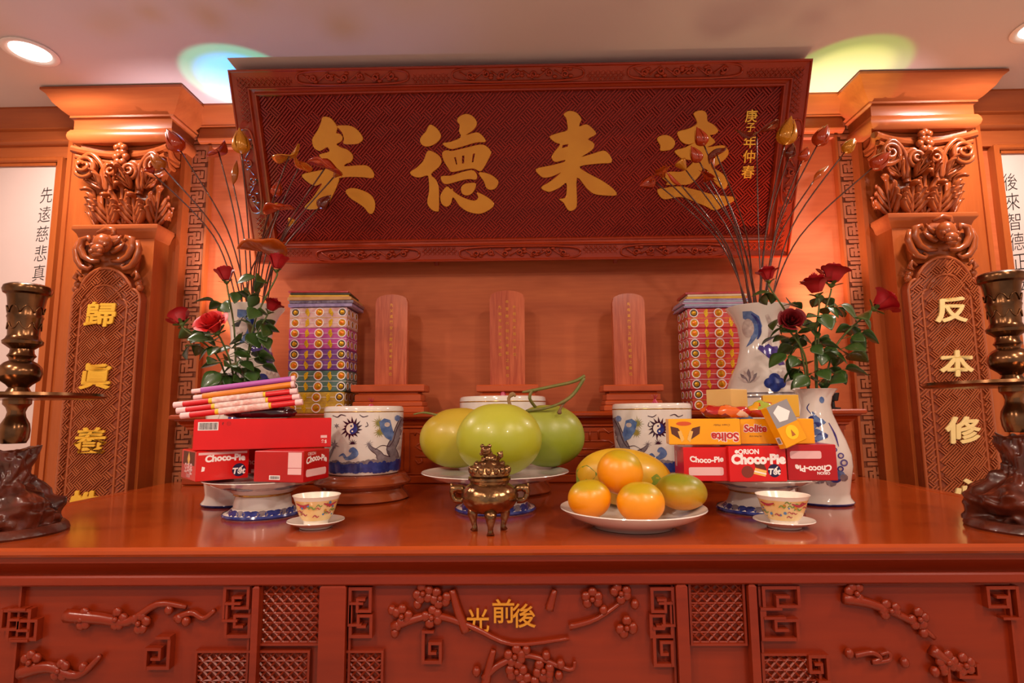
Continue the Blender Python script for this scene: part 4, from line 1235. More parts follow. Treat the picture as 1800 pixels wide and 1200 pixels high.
# ------------------------------------------------------------------ vases
def vase(name, c, prof, label, mo, group, cat='vase'):
    t = towards(thing(name, label, cat, c, 0, group))
    top_r, H = prof[-1]
    inner = [(max(.004, r - .006), z) for r, z in prof[::-1] if z > H*.25]
    MB().lathe([(.001, 0)] + prof + [(top_r - .002, H + .001)] + inner + [(.001, H*.25)], 48).build('vase_body', M['porc'], t, SM)
    return t
def tall_vase(px, label, mirror):
    Yc = 1.672
    p0 = P(px, 700, Yc); k = mpp(p0)
    Z = lambda y: P(px, y, Yc).z - ZT
    H = Z(541)
    pr = [(50, 866), (52, 861), (46, 850), (44, 838), (52, 800), (62, 760), (66, 725), (63, 695), (52, 665), (40, 640), (34, 615), (33, 597), (36, 575), (44, 556), (52, 545), (54, 541)]
    prof = [(r*k, max(0, (Z(y) - Z(866))*H/(H - Z(866)))) for r, y in pr]
    t = vase('tall_vase', (p0.x, Yc, ZT + .0006), prof, label, 0, 'tall porcelain vases with wooden lotus')
    s = -1 if mirror else 1
    # blue crescent at the neck, iris bloom, lotus flowers, dark line
    X = lambda d: d*k
    cres = [(X(-30 + 6), Z(552)), (X(-10), Z(553)), (X(2), Z(562)), (X(6), Z(578)), (X(0), Z(592)), (X(-12), Z(606)), (X(-22), Z(612)), (X(-14), Z(598)), (X(-10), Z(584)), (X(-14), Z(570)), (X(-24), Z(563))]
    decal([cres], prof, M['blue'], t)
    decal([disc(X(-17), Z(580), 10*k, 16, 16*k)], prof, M['palegrey'], t, .001)
    decal([ribbon([(X(-3), Z(600)), (X(2), Z(588)), (X(0), Z(570)), (X(-10), Z(557))], [2*k, 5*k, 5*k, 2*k])], prof, M['navy'], t, .0013)
    for i in range(6):
        a = -.5 + i*.5
        decal([[(X(12), Z(632)), (X(12 + 24*math.cos(a - .25)), Z(632 - 20*math.sin(a - .25))), (X(12 + 30*math.cos(a)), Z(632 - 24*math.sin(a))), (X(12 + 24*math.cos(a + .25)), Z(632 - 20*math.sin(a + .25)))]], prof, M['violet'], t, .0007 + .0001*i)
    for j, pl in enumerate(lotus_motif(X(-20), Z(676), 26*k)): decal([pl], prof, M['greyglaze'] if j % 2 else M['palegrey'], t, .0007 + .0001*j)
    for j, pl in enumerate(lotus_motif(X(34), Z(680), 28*k, 9, 2.4)): decal([pl], prof, M['palegrey'], t, .0007 + .0001*j)
    for d, y in ((12, 676), (20, 668), (28, 676), (20, 682)): decal([disc(X(d), Z(y), 9*k)], prof, M['navy'], t, .0012 + d*.00003)
    decal([ribbon([(X(14), Z(560)), (X(20), Z(580)), (X(16), Z(605)), (X(22), Z(628))], [5*k, 8*k, 6*k, 8*k])], prof, M['palegrey'], t, .0006)
    for rel in (694, 700):
        MB().lathe([(interp(prof, Z(rel)) + .0006, Z(rel)), (interp(prof, Z(rel - 3)) + .0006, Z(rel - 3))], 48, a0=0, a1=2*PI-1e-3).build('glaze_line', M['greyglaze'], t)
    decal([disc(X(d), Z(y), w*k, 12, h*k) for d, y, w, h in ((-30, 740, 14, 16),)], prof, M['blue'], t)
    decal([disc(X(20), Z(750), 18*k, 12, 14*k)], prof, M['navy'], t)
    return t, Vector((p0.x, Yc, ZT + H)), k
V_TL = tall_vase(437, 'tall white and blue vase holding wooden lotus stems on the left', True)
V_TR = tall_vase(1341, 'tall white and blue vase holding wooden lotus stems on the right', False)
def rose_vase(px, ybot, label):
    c, k = on_table(px, ybot, 47)
    Z = lambda y: P(px, y, c.y).z - P(px, ybot - 5, c.y).z
    H = Z(687)
    pr = [(47, ybot - 5), (49, ybot - 9), (44, ybot - 16), (43, ybot - 24), (47, 842), (51, 820), (50, 800), (43, 775), (33, 750), (26, 730), (24, 715), (27, 700), (34, 690), (37, 687)]
    prof = [(r*k, max(0, Z(y))) for r, y in pr]
    t = vase('rose_vase', (c.x, c.y, ZT + .0006), prof, label, 0, 'white rose vases with blue painting')
    X = lambda d: d*k
    MB().lathe([(prof[0][0] + .0004, 0), (prof[1][0] + .0008, Z(ybot - 8)), (prof[1][0] + .0003, Z(ybot - 9))], 48, a0=0, a1=2*PI-1e-3).build('foot_line', M['navy'], t)
    q = random.Random(9)
    decal([ribbon([(X(-6), Z(726)), (X(-2), Z(735)), (X(2), Z(742)), (X(0), Z(752))], [2*k, 6*k, 10*k, 6*k])], prof, M['blue'], t)
    decal([ribbon([(X(-10), Z(712)), (X(-14), Z(720)), (X(-8), Z(730))], [1*k, 2*k, 1*k])], prof, M['navy'], t)
    decal([disc(X(10), Z(706), 4*k, 8, 6*k)], prof, M['blue'], t)
    for i in range(16):
        y = 738 + i*3.2; d = -6 + 10*math.sin(i*.9) + i*.4
        decal([disc(X(d), Z(y), q.uniform(5, 10)*k, 8, q.uniform(4, 8)*k, q.random()*3)], prof, [M['navy'], M['blue'], M['blue']][i % 3], t, .0006 + .00007*i)
    for i in range(12):
        d = -36 + i*6.4; y = 838 + 6*math.sin(i*1.7)
        decal([disc(X(d), Z(y), q.uniform(6, 10)*k, 8, q.uniform(5, 9)*k, q.random()*3)], prof, [M['navy'], M['blue'], M['greyglaze']][i % 3], t, .0006 + .00007*i)
    for (d, y, r) in ((32, 800, 5), (36, 812, 6), (30, 822, 5), (24, 790, 3.5)):
        decal([disc(X(d), Z(y), r*k)], prof, M['violet'], t, .001); decal([disc(X(d), Z(y), r*k*.55)], prof, M['palegrey'], t, .0014)
    decal([ribbon([(X(18), Z(745)), (X(26), Z(765)), (X(30), Z(785))], [1*k, 3*k, 1*k])], prof, M['violet'], t, .0008)
    return t, Vector((c.x, c.y, ZT + H)), k
V_RL = rose_vase(407, 893, 'small white and blue vase of red roses behind the red boxes on the left')
V_RR = rose_vase(1447, 891, 'small white and blue vase of red roses on the right')

# ------------------------------------------------------------------ fruit
def fruit(px, py, rx, ry, Y, name, label, cat, m, group, dimple=.06, tilt=0, seed=0, squash=1.0, rest=None):
    q = P(px, py, Y); k = mpp(q)
    a, b = rx*k, ry*k
    if rest is not None:
        top = P(px, py - ry, Y).z; b = (top - rest)/2; q.z = rest + b
    def fn(v):
        d = Vector((v.x/a, v.y/(a*squash), v.z/b))
        r2 = math.hypot(d.x, d.y)
        z = v.z
        if z > 0: z -= b*dimple*math.exp(-(r2/.22)**2)
        nz = noise.noise(Vector((d.x*1.3 + seed, d.y*1.3, d.z*1.3)))*.02
        return Vector((v.x*(1 + nz), v.y*(1 + nz), z*(1 + nz)))
    t = thing(name, label, cat, (q.x, q.y, q.z - b), 0, group)
    o = MB().ball((0, 0, 0), (a, a*squash, b), 36, 24, fn=fn).build('flesh', m, t, 3.2, (0, 0, b))
    o.name = 'peel'
    o.rotation_euler = (0, tilt, 0)
    return t, q, k, a, b
def peel(name, base, tint, top, pos=.55, scale=5, spots=None):
    """citrus peel: colour drifts towards the stem end, fine pores"""
    m = bpy.data.materials.new(name); m.use_nodes = True; nt = m.node_tree; b = nt.nodes['Principled BSDF']; N = nt.nodes.new; L = nt.links.new
    tc = N('ShaderNodeTexCoord'); sx = N('ShaderNodeSeparateXYZ'); L(tc.outputs['Generated'], sx.inputs[0])
    nz = N('ShaderNodeTexNoise'); nz.inputs['Scale'].default_value = scale; nz.inputs['Detail'].default_value = 3; L(tc.outputs['Generated'], nz.inputs['Vector'])
    ad = N('ShaderNodeMath'); ad.operation = 'MULTIPLY_ADD'; L(nz.outputs[0], ad.inputs[0]); ad.inputs[1].default_value = .3; L(sx.outputs[2], ad.inputs[2])
    rp = N('ShaderNodeValToRGB'); e = rp.color_ramp.elements
    e[0].position = pos - .1; e[0].color = lin(base); e[1].position = min(1, pos + .55); e[1].color = lin(top)
    n = e.new(pos + .2); n.color = lin(tint)
    L(ad.outputs[0], rp.inputs[0]); L(rp.outputs[0], b.inputs['Base Color'])
    b.inputs['Roughness'].default_value = .33; b.inputs['Coat Weight'].default_value = .1
    b.inputs['Subsurface Weight'].default_value = .08; b.inputs['Subsurface Radius'].default_value = (.012, .008, .002)
    vo = N('ShaderNodeTexNoise'); vo.inputs['Scale'].default_value = 130; L(tc.outputs['Generated'], vo.inputs['Vector'])
    bp = N('ShaderNodeBump'); bp.inputs['Strength'].default_value = .12; bp.inputs['Distance'].default_value = .001; L(vo.outputs[0], bp.inputs['Height']); L(bp.outputs[0], b.inputs['Normal'])
    return m
pom1 = peel('pomelo_peel_yellow', 'a8a024', 'b8a82c', 'c2a634', .5, 2)
pom2 = peel('pomelo_peel_green', '9ea622', 'a6ac2c', 'b0b03a', .5, 2)
pom3 = peel('pomelo_peel_dull', '8a9a26', '93a030', '9aa03c', .5, 2)
cS = S_C[1]; RZ = ZT + S_C[3]*.95 + .004
A = fruit(806, 774, 69, 58, cS.y + .085, 'pomelo', 'yellowish pomelo on the left of the footed stand', 'fruit', pom1, 'pomelos on the middle stand', .03, -.08, 1, .72, RZ)
B = fruit(877, 771, 75, 64, cS.y - .10, 'pomelo', 'largest green pomelo in front on the footed stand', 'fruit', pom2, 'pomelos on the middle stand', .03, 0, 2, .86, RZ)
C_ = fruit(963, 771, 65, 61, cS.y + .085, 'pomelo', 'pomelo with the long forked twig on the right of the stand', 'fruit', pom3, 'pomelos on the middle stand', .03, .06, 3, .72, RZ)
twigm = mat('green_twig', '64702c', .5, var='7c6e3a', vscale=60, bump=.3, bscale=200)
t, q, k, a, b = C_
O = Vector(t.location)
def pw(px, py, Y): return P(px, py, Y) - O
yc = q.y - .05
MB().tube(catmull([pw(925, 722, yc + .02), pw(960, 717, yc - .005), pw(990, 706, yc - .01), pw(1010, 690, yc), pw(1027, 664, yc)], 4), [.0035]*8 + [.0045]*9, 8).build('twig', twigm, t, 3.2)
MB().tube(catmull([pw(1028, 660, yc), pw(1010, 670, yc), pw(975, 678, yc), pw(936, 686, yc), pw(918, 689, yc)], 4), [.004]*14 + [.0032, .0028, .002], 8).build('twig', twigm, t, 3.2)
MB().tube(catmull([pw(935, 686, yc), pw(931, 700, yc), pw(941, 715, yc + .03)], 4), .004, 8).build('twig', twigm, t, 3.2)
MB().tube(catmull([pw(998, 700, yc), pw(986, 716, yc - .01), pw(983, 728, yc - .012)], 4), [.003]*6 + [.005, .006, .003], 8).build('twig_stub', mat('dry_twig', '7a5a3a', .8, bump=.4, bscale=200), t, 3.2)
t, q, k, a, b = A; O = Vector(t.location); yc = q.y - .02
MB().tube(catmull([pw(727, 728, yc), pw(745, 725, yc), pw(768, 729, yc), pw(785, 733, yc)], 4), [.002]*4 + [.003]*9, 7).build('twig', twigm, t, 3.2)
t, q, k, a, b = B; O = Vector(t.location); yc = q.y
MB().tube(catmull([pw(897, 714, yc), pw(894, 700, yc), pw(902, 692, yc), pw(906, 697, yc)], 3), [.004]*5 + [.006, .005, .004, .003, .002], 7).build('twig_stub', mat('dry_twig_end', '8a6a44', .8, bump=.4, bscale=200), t, 3.2)

cP, kP = on_table(1113, 939, 75)
rP = 127*mpp(cP)
tag(MB().lathe([(.001, 0), (rP*.55, 0), (rP*.57, .004), (rP*.72, .012), (rP*.9, .024), (rP, .036), (rP*.995, .038), (rP*.86, .027), (rP*.6, .012), (.001, .008)], 56).build('fruit_plate', M['porc'], None, SM, cP), 'plain white plate holding the oranges', 'plate')
yp = cP.y
or1 = peel('orange_peel_a', 'ea8e06', 'e6980c', 'b69a18', .62, 3)
or2 = peel('orange_peel_b', 'cc8a10', 'c08c14', '97901c', .7, 2.5)
or3 = peel('orange_peel_c', 'd0880e', 'b08c18', '82861c', .45, 2.5)
pap = peel('papaya_skin', 'd8a21a', 'cc9c1e', 'd0a428', .4, 4)
G = 'oranges piled on the white plate'
fruit(1036, 878, 38, 36, yp - .05, 'orange', 'orange with greenish shoulders at the left edge of the plate', 'fruit', or1, G, .07, -.1, 4, 1, ZT + .025)
fruit(1126, 882, 42, 36, yp - .075, 'orange', 'orange at the front of the plate, between two others', 'fruit', or1, G, .05, 0, 5, 1, ZT + .019)
fruit(1198, 869, 44, 38, yp + .012, 'orange', 'greenish orange with a dimple at the right edge of the plate', 'fruit', or3, G, .08, .08, 6, .92, ZT + .028)
fruit(1090, 829, 40, 39, yp - .012, 'orange', 'topmost orange of the pile on the plate', 'fruit', or1, G, .02, .3, 7)
pt_, q, k, a, b = fruit(1096, 838, 84, 50, yp + .1, 'papaya', 'yellow papaya with green patches lying behind the oranges', 'fruit', pap, None, .0, .1, 8, .5, ZT + .024)
grn = mat('papaya_green_patch', '5f7a2c', .4, var='86902c', vscale=40)
for (x, z, r) in ((.062, .0, .011), (-.085, -.01, .02), (.05, -.025, .008)):
    mb = MB()
    def fnp(v, x=x, z=z):
        s = Vector((v.x/a, 0, v.z/b)); yy = math.sqrt(max(.02, 1 - (v.x/a)**2 - (v.z/b)**2))
        return Vector((v.x, -yy*a*.5*1.012, v.z))
    n = 12; vs = [fnp(Vector((x, 0, z)))] + [fnp(Vector((x + r*(1 + .35*math.sin(3*i + x*99))*math.cos(2*PI*i/n), 0, z + 1.5*r*math.sin(2*PI*i/n)))) for i in range(n)]
    mb.add(vs, [(0, 1 + i, 1 + (i+1) % n) for i in range(n)]); o = mb.build('green_patch', grn, pt_, 3.2, (0, 0, b)); o.rotation_euler = (0, .1, 0)

# ------------------------------------------------------------------ bronze censer
cc, kc = on_table(861, 941, 30)
kc = mpp(cc); 
t = thing('bronze_censer', 'small three-legged bronze censer with a lion lid', 'censer', cc)
Zc = lambda y: (941 - y)*kc*1.0
hs_ = 1/1.0
MB().lathe([(.001, Zc(908)), (28*kc, Zc(907)), (42*kc, Zc(898)), (50*kc, Zc(886)), (51*kc, Zc(877)), (46*kc, Zc(866)), (38*kc, Zc(860)), (34*kc, Zc(857)), (35*kc, Zc(853)), (38*kc, Zc(851)), (38*kc, Zc(847)), (33*kc, Zc(846)), (.001, Zc(846))], 40).build('pot', M['brass_hi'], t, SM)
lid = MB().lathe([(33*kc, Zc(846)), (36*kc, Zc(843)), (35*kc, Zc(836)), (30*kc, Zc(827)), (22*kc, Zc(820)), (12*kc, Zc(816)), (.001, Zc(815))], 36).build('lid', M['brass_hi'], t, SM)
rr = random.Random(5)
for i in range(16):
    a = i*2*PI/16; r = 33*kc
    MB().ball((r*math.cos(a), r*math.sin(a), Zc(834)), (.006, .006, .008), 8, 6).build('lid_boss', M['brass_hi'], lid, 3.2)
    if i % 2: MB().ball((24*kc*math.cos(a), 24*kc*math.sin(a), Zc(824)), (.006, .006, .006), 8, 6).build('lid_boss', M['brass_hi'], lid, 3.2)
lion = MB()
lion.ball((2*kc, 0, Zc(815)), (14*kc, 10*kc, 9*kc), 12, 8); lion.ball((-6*kc, -2*kc, Zc(802)), (10*kc, 9*kc, 10*kc), 12, 8); lion.ball((-7*kc, -8*kc, Zc(800)), (6*kc, 5*kc, 5*kc), 10, 6)
for x, y in ((-13, 793), (0, 793), (-14, 806), (2, 806)): lion.ball((x*kc, 2*kc, Zc(y)), 4*kc, 8, 6)
lion.tube([(14*kc, 0, Zc(816)), (20*kc, 0, Zc(810)), (18*kc, 0, Zc(803))], [4*kc, 5*kc, 6*kc], 8)
for x, y in ((-10, -8), (8, -8), (-8, 8), (10, 8)): lion.tube([(x*kc, y*kc*.6, Zc(812)), (x*kc*1.3, y*kc, Zc(826))], [4*kc, 4*kc], 7)
lion.build('lion_finial', M['brass_hi'], t, 3.2)
for s in (-1, 1):
    h = MB(); h.tube(catmull([(s*46*kc, 0, Zc(868)), (s*58*kc, 0, Zc(866)), (s*66*kc, 0, Zc(872)), (s*62*kc, 0, Zc(886)), (s*48*kc, 0, Zc(888))], 4), [5*kc, 6*kc, 6*kc, 6*kc, 6*kc, 7*kc, 7*kc, 6*kc, 6*kc] + [5*kc]*8, 8)
    h.ball((s*64*kc, 0, Zc(868)), (7*kc, 6*kc, 6*kc), 8, 6); h.ball((s*68*kc, 0, Zc(862)), (3*kc, 3*kc, 5*kc), 7, 5)
    h.build('handle', M['brass_hi'], t, 3.2)
for i in range(3):
    a = -PI/2 + .15 + i*2*PI/3 if i else -PI/2 + .1
    d = Vector((math.cos(a), math.sin(a), 0))
    MB().tube([d*30*kc + Vector((0, 0, Zc(902))), d*34*kc + Vector((0, 0, Zc(914))), d*31*kc + Vector((0, 0, Zc(928))), d*29*kc + Vector((0, 0, Zc(935))), d*31*kc + Vector((0, 0, 0))], [12*kc, 9*kc, 5*kc, 4.5*kc, 7*kc], 10).build('leg', M['brass_hi'], t, 3.2)

# ------------------------------------------------------------------ candlesticks on root-wood bases
def candlestick(px, dy, label, rlabel, seed):
    Yc = 1.135
    q = P(px, 700 + dy, Yc); k = mpp(q)*.84
    Z = lambda y: P(px, y + dy, Yc).z
    zb = Z(800)
    c = Vector((q.x, Yc, ZT))
    # gnarled root base
    R = 82*k; Hb = zb - ZT
    def fn(v):
        h = (v.z + Hb*.5)/Hb
        n = noise.noise(Vector((v.x*16 + seed, v.y*16, v.z*16))) + .55*noise.noise(Vector((v.x*38 + seed, v.y*38, v.z*38))) + .3*noise.noise(Vector((v.x*80 + seed, v.y*80, v.z*80)))
        rad = 1.0 if h < .3 else (1.0 - .52*min(1, (h - .3)/.28))
        s = rad*(1 + .42*n)
        return Vector((v.x*s, v.y*s, max(0, v.z + Hb*.5 + (.012*n if h > .1 else 0))))
    rt = thing('root_base', rlabel, 'base', c, 0, 'gnarled root-wood bases')
    mb = MB(); n, m_ = 96, 60; vs = []
    for j in range(m_ + 1):
        z = -Hb*.5 + Hb*j/m_
        for i in range(n):
            a = 2*PI*i/n; vs.append(fn(Vector((R*math.cos(a), R*math.sin(a), z))))
    fs = [(j*n + i, j*n + (i+1) % n, (j+1)*n + (i+1) % n, (j+1)*n + i) for j in range(m_) for i in range(n)] + [tuple(range(m_*n, (m_+1)*n))]
    zt_ = max(v.z for v in vs[-n:])
    vs = [Vector((v.x, v.y, v.z + .012)) for v in vs]
    mb.add(vs, fs); mb.build('root_wood', M['root'], rt, 3.2)
    MB().lathe([(.001, 0), (R*1.28, 0), (R*1.3, .004), (R*1.26, .012), (R*1.18, .018), (.001, .018)], 40).build('plinth', M['root'], rt, SM)
    z0 = ZT + .0006 + max(v.z for v in vs) + .0006
    t = thing('candlestick', label, 'candlestick', (c.x, c.y, z0), 0, 'tall brass candlesticks')
    zz = lambda y: Z(y) - z0
    pr = [(20, 798), (21, 785), (25, 770), (26, 757), (24, 745), (17, 733), (15, 724), (18, 716), (24, 710), (24, 703)]
    MB().lathe([(.001, 0), (20*k, 0)] + [(r*k, max(.0005, zz(y))) for r, y in pr[1:]] + [(.001, zz(703))], 36).build('lower_stem', M['brass'], t, SM)
    MB().lathe([(.001, zz(704)), (22*k, zz(704)), (70*k, zz(701.5)), (148*k, zz(701)), (154*k, zz(697)), (153*k, zz(692)), (147*k, zz(693.5)), (70*k, zz(699)), (.001, zz(700.5))], 56).build('drip_tray', M['brass'], t, SM)
    pu = [(20, 700), (24, 692), (20, 686), (17, 681), (22, 676), (34, 668), (38, 657), (36, 646), (28, 638), (20, 634), (21, 630), (25, 626), (21, 621), (20, 614), (26, 610), (34, 605), (35, 600), (30, 596), (27, 590), (28, 575), (30, 561), (31.5, 558), (30, 554), (31, 540), (33, 526), (35, 520), (41, 517), (43, 511), (41, 505), (35, 502), (26, 503), (23, 511), (.5, 513)]
    MB().lathe([(.001, zz(700.4))] + [(r*k, zz(y)) for r, y in pu], 40).build('upper_stem', M['brass'], t, SM)
    mb = MB()
    for i in range(8):   # petals engraved round the cup
        a0 = i*PI/4
        for y0, sg in ((548, -1), (572, 1)):
            pts = []
            for j in range(9):
                a = a0 + (j/8 - .5)*PI/4*.94; y = y0 + sg*12*(1 - abs(j/4 - 1)**2) - sg*4
                rad = (29.5 + (560 - y)*.09 + .8)*k
                pts.append((rad*math.cos(a), rad*math.sin(a), zz(y)))
            mb.tube(pts, .0012, 5)
    mb.build('petal_relief', M['brass'], t, 3.2)
candlestick(31, 0, 'tall turned brass candlestick at the left edge', 'dark gnarled root-wood base under the left candlestick', 3.0)
candlestick(1780, -22, 'tall turned brass candlestick at the right edge', 'dark gnarled root-wood base under the right candlestick', 8.0)
# ================================================================== SNACK BOXES, INCENSE, JOSS PAPER
M['redbox'] = mat('glossy_red_card', 'd8100e', .3, coat=.15, var='cc0c0c', vscale=10)
M['redbox2'] = mat('dark_red_card', 'b80c12', .28, coat=.2, var='ac0a10', vscale=10)
M['yelbox'] = mat('glossy_yellow_card', 'f4aa08', .3, coat=.15, var='eea006', vscale=10)
M['tanbox'] = mat('tan_card', 'd8b06a', .5, var='d0a45c', vscale=10)
M['wprint'] = mat('white_print', 'f4ecea', .5)
M['kprint'] = mat('black_print', '1c1a1e', .5)
M['pinkpr'] = mat('pale_pink_print', 'e6b8b8', .5)
M['badge'] = mat('dark_blue_badge', '1a1440', .4)
M['choc'] = mat('chocolate_print', '5c2a18', .5)
M['biscuit'] = mat('biscuit_print', 'e8b860', .5)
M['redpr'] = mat('red_print', 'c02a20', .5)
class Carton:
    def __init__(s, name, label, x, y, z, w, d, h, yaw, m, cat='box', group=None, roll=0, pitch=0):
        s.t = thing(name, label, cat, (x, y, z), 0, group)
        s.t.rotation_euler = Euler((pitch, roll, yaw), 'XYZ')
        s.w, s.d, s.h = w, d, h
        s.body = MB().bevbox(-w/2, w/2, -d/2, d/2, 0, h, .0014).build('carton', m, s.t)
    def F(s, side):
        if side == 'front': return Matrix.Translation((0, -s.d/2, s.h/2)) @ Matrix.Rotation(PI/2, 4, 'X')
        if side == 'left': return Matrix.Translation((-s.w/2, 0, s.h/2)) @ Matrix.Rotation(-PI/2, 4, 'Z') @ Matrix.Rotation(PI/2, 4, 'X')
        if side == 'right': return Matrix.Translation((s.w/2, 0, s.h/2)) @ Matrix.Rotation(PI/2, 4, 'Z') @ Matrix.Rotation(PI/2, 4, 'X')
    def txt(s, side, body, u, v, size, m, flip=False, off=.03, bow=0, shear=0, lift=.0003):
        vs, fs, w, h = text(body, 1, off, .004, shear)
        k = size/w
        pts = [Vector((a.x*k, a.y*k + (bow*(1 - (a.x*k/(size/2))**2)), a.z*.0002)) for a in vs]
        R = Matrix.Rotation(PI if flip else 0, 4, 'Z')
        MB().add(pts, fs, s.F(side) @ Matrix.Translation((u, v, lift)) @ R).build('printed_lettering', m, s.t)
    def patch(s, side, poly, m, lift=.00025, name='printed_patch'):
        vs, fs = [(a, b, lift) for a, b in poly], [tuple(range(len(poly)))]
        MB().add(vs, fs, s.F(side)).build(name, m, s.t)
    def rect(s, side, u0, u1, v0, v1, m, lift=.00025, rnd=0):
        if rnd:
            pl = []
            for cx, cy, a in ((u1 - rnd, v1 - rnd, 0), (u0 + rnd, v1 - rnd, PI/2), (u0 + rnd, v0 + rnd, PI), (u1 - rnd, v0 + rnd, 1.5*PI)):
                pl += [(cx + rnd*math.cos(a + i*PI/8), cy + rnd*math.sin(a + i*PI/8)) for i in range(5)]
        else: pl = [(u0, v0), (u1, v0), (u1, v1), (u0, v1)]
        s.patch(side, pl, m, lift)
    def barcode(s, side, u0, u1, v0, v1):
        s.rect(side, u0, u1, v0, v1, M['wprint'])
        mb = MB(); u = u0 + .002; q = random.Random(4)
        while u < u1 - .002:
            w = q.choice((.0004, .0008, .0012)); mb.add([(u, v0 + .0015, .0005), (u + w, v0 + .0015, .0005), (u + w, v1 - .0015, .0005), (u, v1 - .0015, .0005)], [(0, 1, 2, 3)], s.F(side)); u += w + q.choice((.0004, .0008))
        stuff(mb.build('barcode', M['kprint'], s.t))
    def badge(s, side, u, v, r, tr):
        s.patch(side, disc(u, v, r, 20), M['badge'], .0003)
        s.txt(side, tr, u, v, r*1.9, M['wprint'], lift=.0006, off=.04, shear=.15)
GB = 'snack boxes stacked on the left stand'
zL = ZT + S_L[3] + .002
def corner_box(px, py_top, Yc_, zb, yaw, w, d, which, name, label, m, group):
    """box placed so that one vertical edge stands at the photo pixel column"""
    p = P(px, 840, Yc_); h = P(px, py_top, Yc_).z - zb
    loc = {'fl': Vector((-w/2, -d/2, 0)), 'fr': Vector((w/2, -d/2, 0))}[which]
    off = Matrix.Rotation(yaw, 3, 'Z') @ loc
    return Carton(name, label, p.x - off.x, Yc_ - off.y, zb, w, d, h, yaw, m, 'box', group)
b1 = corner_box(343, 793, 1.235, zL, math.radians(43), .108, .125, 'fl', 'snack_box', 'red biscuit box with white lettering at the lower left of the stand', M['redbox'], GB)
b1.txt('front', 'Choco-Pie', .005, b1.h*.22, .083, M['wprint'], off=.05, bow=.002)
b1.rect('front', -.05, .05, b1.h*.36, b1.h*.44, M['pinkpr'])
b1.badge('front', .034, -b1.h*.2, .0145, 'Tết')
b1.patch('front', [(-.043, -.012), (-.037, -.011), (-.036, -.003), (-.042, -.001)], M['wprint'])
b1.txt('left', '오리온', 0, -b1.h*.12, .07, M['pinkpr'], off=.05)
b1.txt('left', 'ORION', 0, -b1.h*.36, .035, M['pinkpr'])
b1.patch('left', disc(0, b1.h*.2, .012, 4, .016), M['biscuit']); b1.rect('left', -.05, .05, 0, b1.h*.45, M['choc'], .0001)
H1 = b1.h
b2 = corner_box(533, 793, 1.205, zL, math.radians(-12), .118, .098, 'fr', 'snack_box', 'red biscuit box with a nutrition table, lower right on the left stand', M['redbox2'], GB)
b2.rect('front', .022, .054, -.002, b2.h*.46, M['pinkpr']); b2.rect('front', .022, .054, -.016, -.003, M['pinkpr'])
b2.barcode('front', -.022, .004, -b2.h*.42, -b2.h*.28)
b2.txt('right', 'Choco-Pie', 0, b2.h*.16, .08, M['wprint'], bow=.006, off=.04); b2.rect('right', -.04, .038, -b2.h*.34, -b2.h*.1, M['pinkpr'], rnd=.005); b2.txt('right', 'ORION', -.02, b2.h*.4, .03, M['pinkpr'])
p3 = P(440, 830, 1.375)
b3 = Carton('snack_box', 'red biscuit box set back between two others on the left stand', p3.x + .02, 1.395 + .035, zL, .09, .06, H1, 0, M['redbox2'], 'box', GB)
b3.txt('front', 'Choco-Pie', -.012, -.004, .08, M['pinkpr']); b3.rect('front', -.03, .03, -.03, -.022, M['pinkpr'])
z2 = zL + max(H1, b2.h) + .001
hc = P(340, 737, 1.235).z - z2
_w, _yw = .285, math.radians(20); _o = Matrix.Rotation(_yw, 3, 'Z') @ Vector((-_w/2, -.055, 0)); _p = P(340, 760, 1.235)
bc = Carton('red_carton', 'long plain red carton lying across the biscuit boxes on the left', _p.x - _o.x, 1.235 - _o.y, z2, _w, .11, hc, _yw, M['redbox'], 'box')
bc.barcode('front', -bc.w/2 + .008, -bc.w/2 + .048, hc*.5 - .024, hc*.5 - .006)
bc.txt('front', 'ℓ  ☺', -bc.w/2 + .064, hc*.5 - .01, .018, M['kprint'], off=0)
bc.rect('front', bc.w/2 - .023, bc.w/2 - .009, -.012, -.006, M['pinkpr']); bc.txt('front', '♧S', bc.w/2 - .016, -.02, .013, M['wprint'])
zc_ = z2 + hc + .0006
# crumpled plum bag
def crumple(name, px, py, rx, rz, ry, Y, zrest, cols, label, seed, cat='bag', amp=.35):
    q = P(px, py, Y); k = mpp(q)
    m = bpy.data.materials.new(name + '_foil'); m.use_nodes = True; nt = m.node_tree; b = nt.nodes['Principled BSDF']
    vo = nt.nodes.new('ShaderNodeTexVoronoi'); vo.inputs['Scale'].default_value = 26; tc = nt.nodes.new('ShaderNodeTexCoord'); nt.links.new(tc.outputs['Object'], vo.inputs['Vector'])
    rp = nt.nodes.new('ShaderNodeValToRGB'); rp.color_ramp.interpolation = 'CONSTANT'
    e = rp.color_ramp.elements
    while len(e) < len(cols): e.new(.5)
    for i, c in enumerate(cols): e[i].position = i/len(cols); e[i].color = lin(c)
    sp = nt.nodes.new('ShaderNodeSeparateColor'); nt.links.new(vo.outputs['Color'], sp.inputs[0]); nt.links.new(sp.outputs[0], rp.inputs[0]); nt.links.new(rp.outputs[0], b.inputs['Base Color'])
    b.inputs['Roughness'].default_value = .2; b.inputs['Coat Weight'].default_value = .6
    a, c = rx*k, rz*k
    def fn(v):
        n = noise.noise(Vector((v.x*45 + seed, v.y*45, v.z*45)))*amp + noise.noise(Vector((v.x*110 + seed, v.y*110, v.z*110)))*amp*.5
        w = Vector((v.x*(1 + n*.4), v.y*(1 + n*.5), v.z*(1 + n)))
        w.z = max(w.z, -c*.8)
        return w
    return tag(MB().ball((0, 0, 0), (a, ry, c), 30, 18, fn=fn).build(name, m, None, .5, (q.x, Y, zrest + c*.8 + .0008)), label, cat)
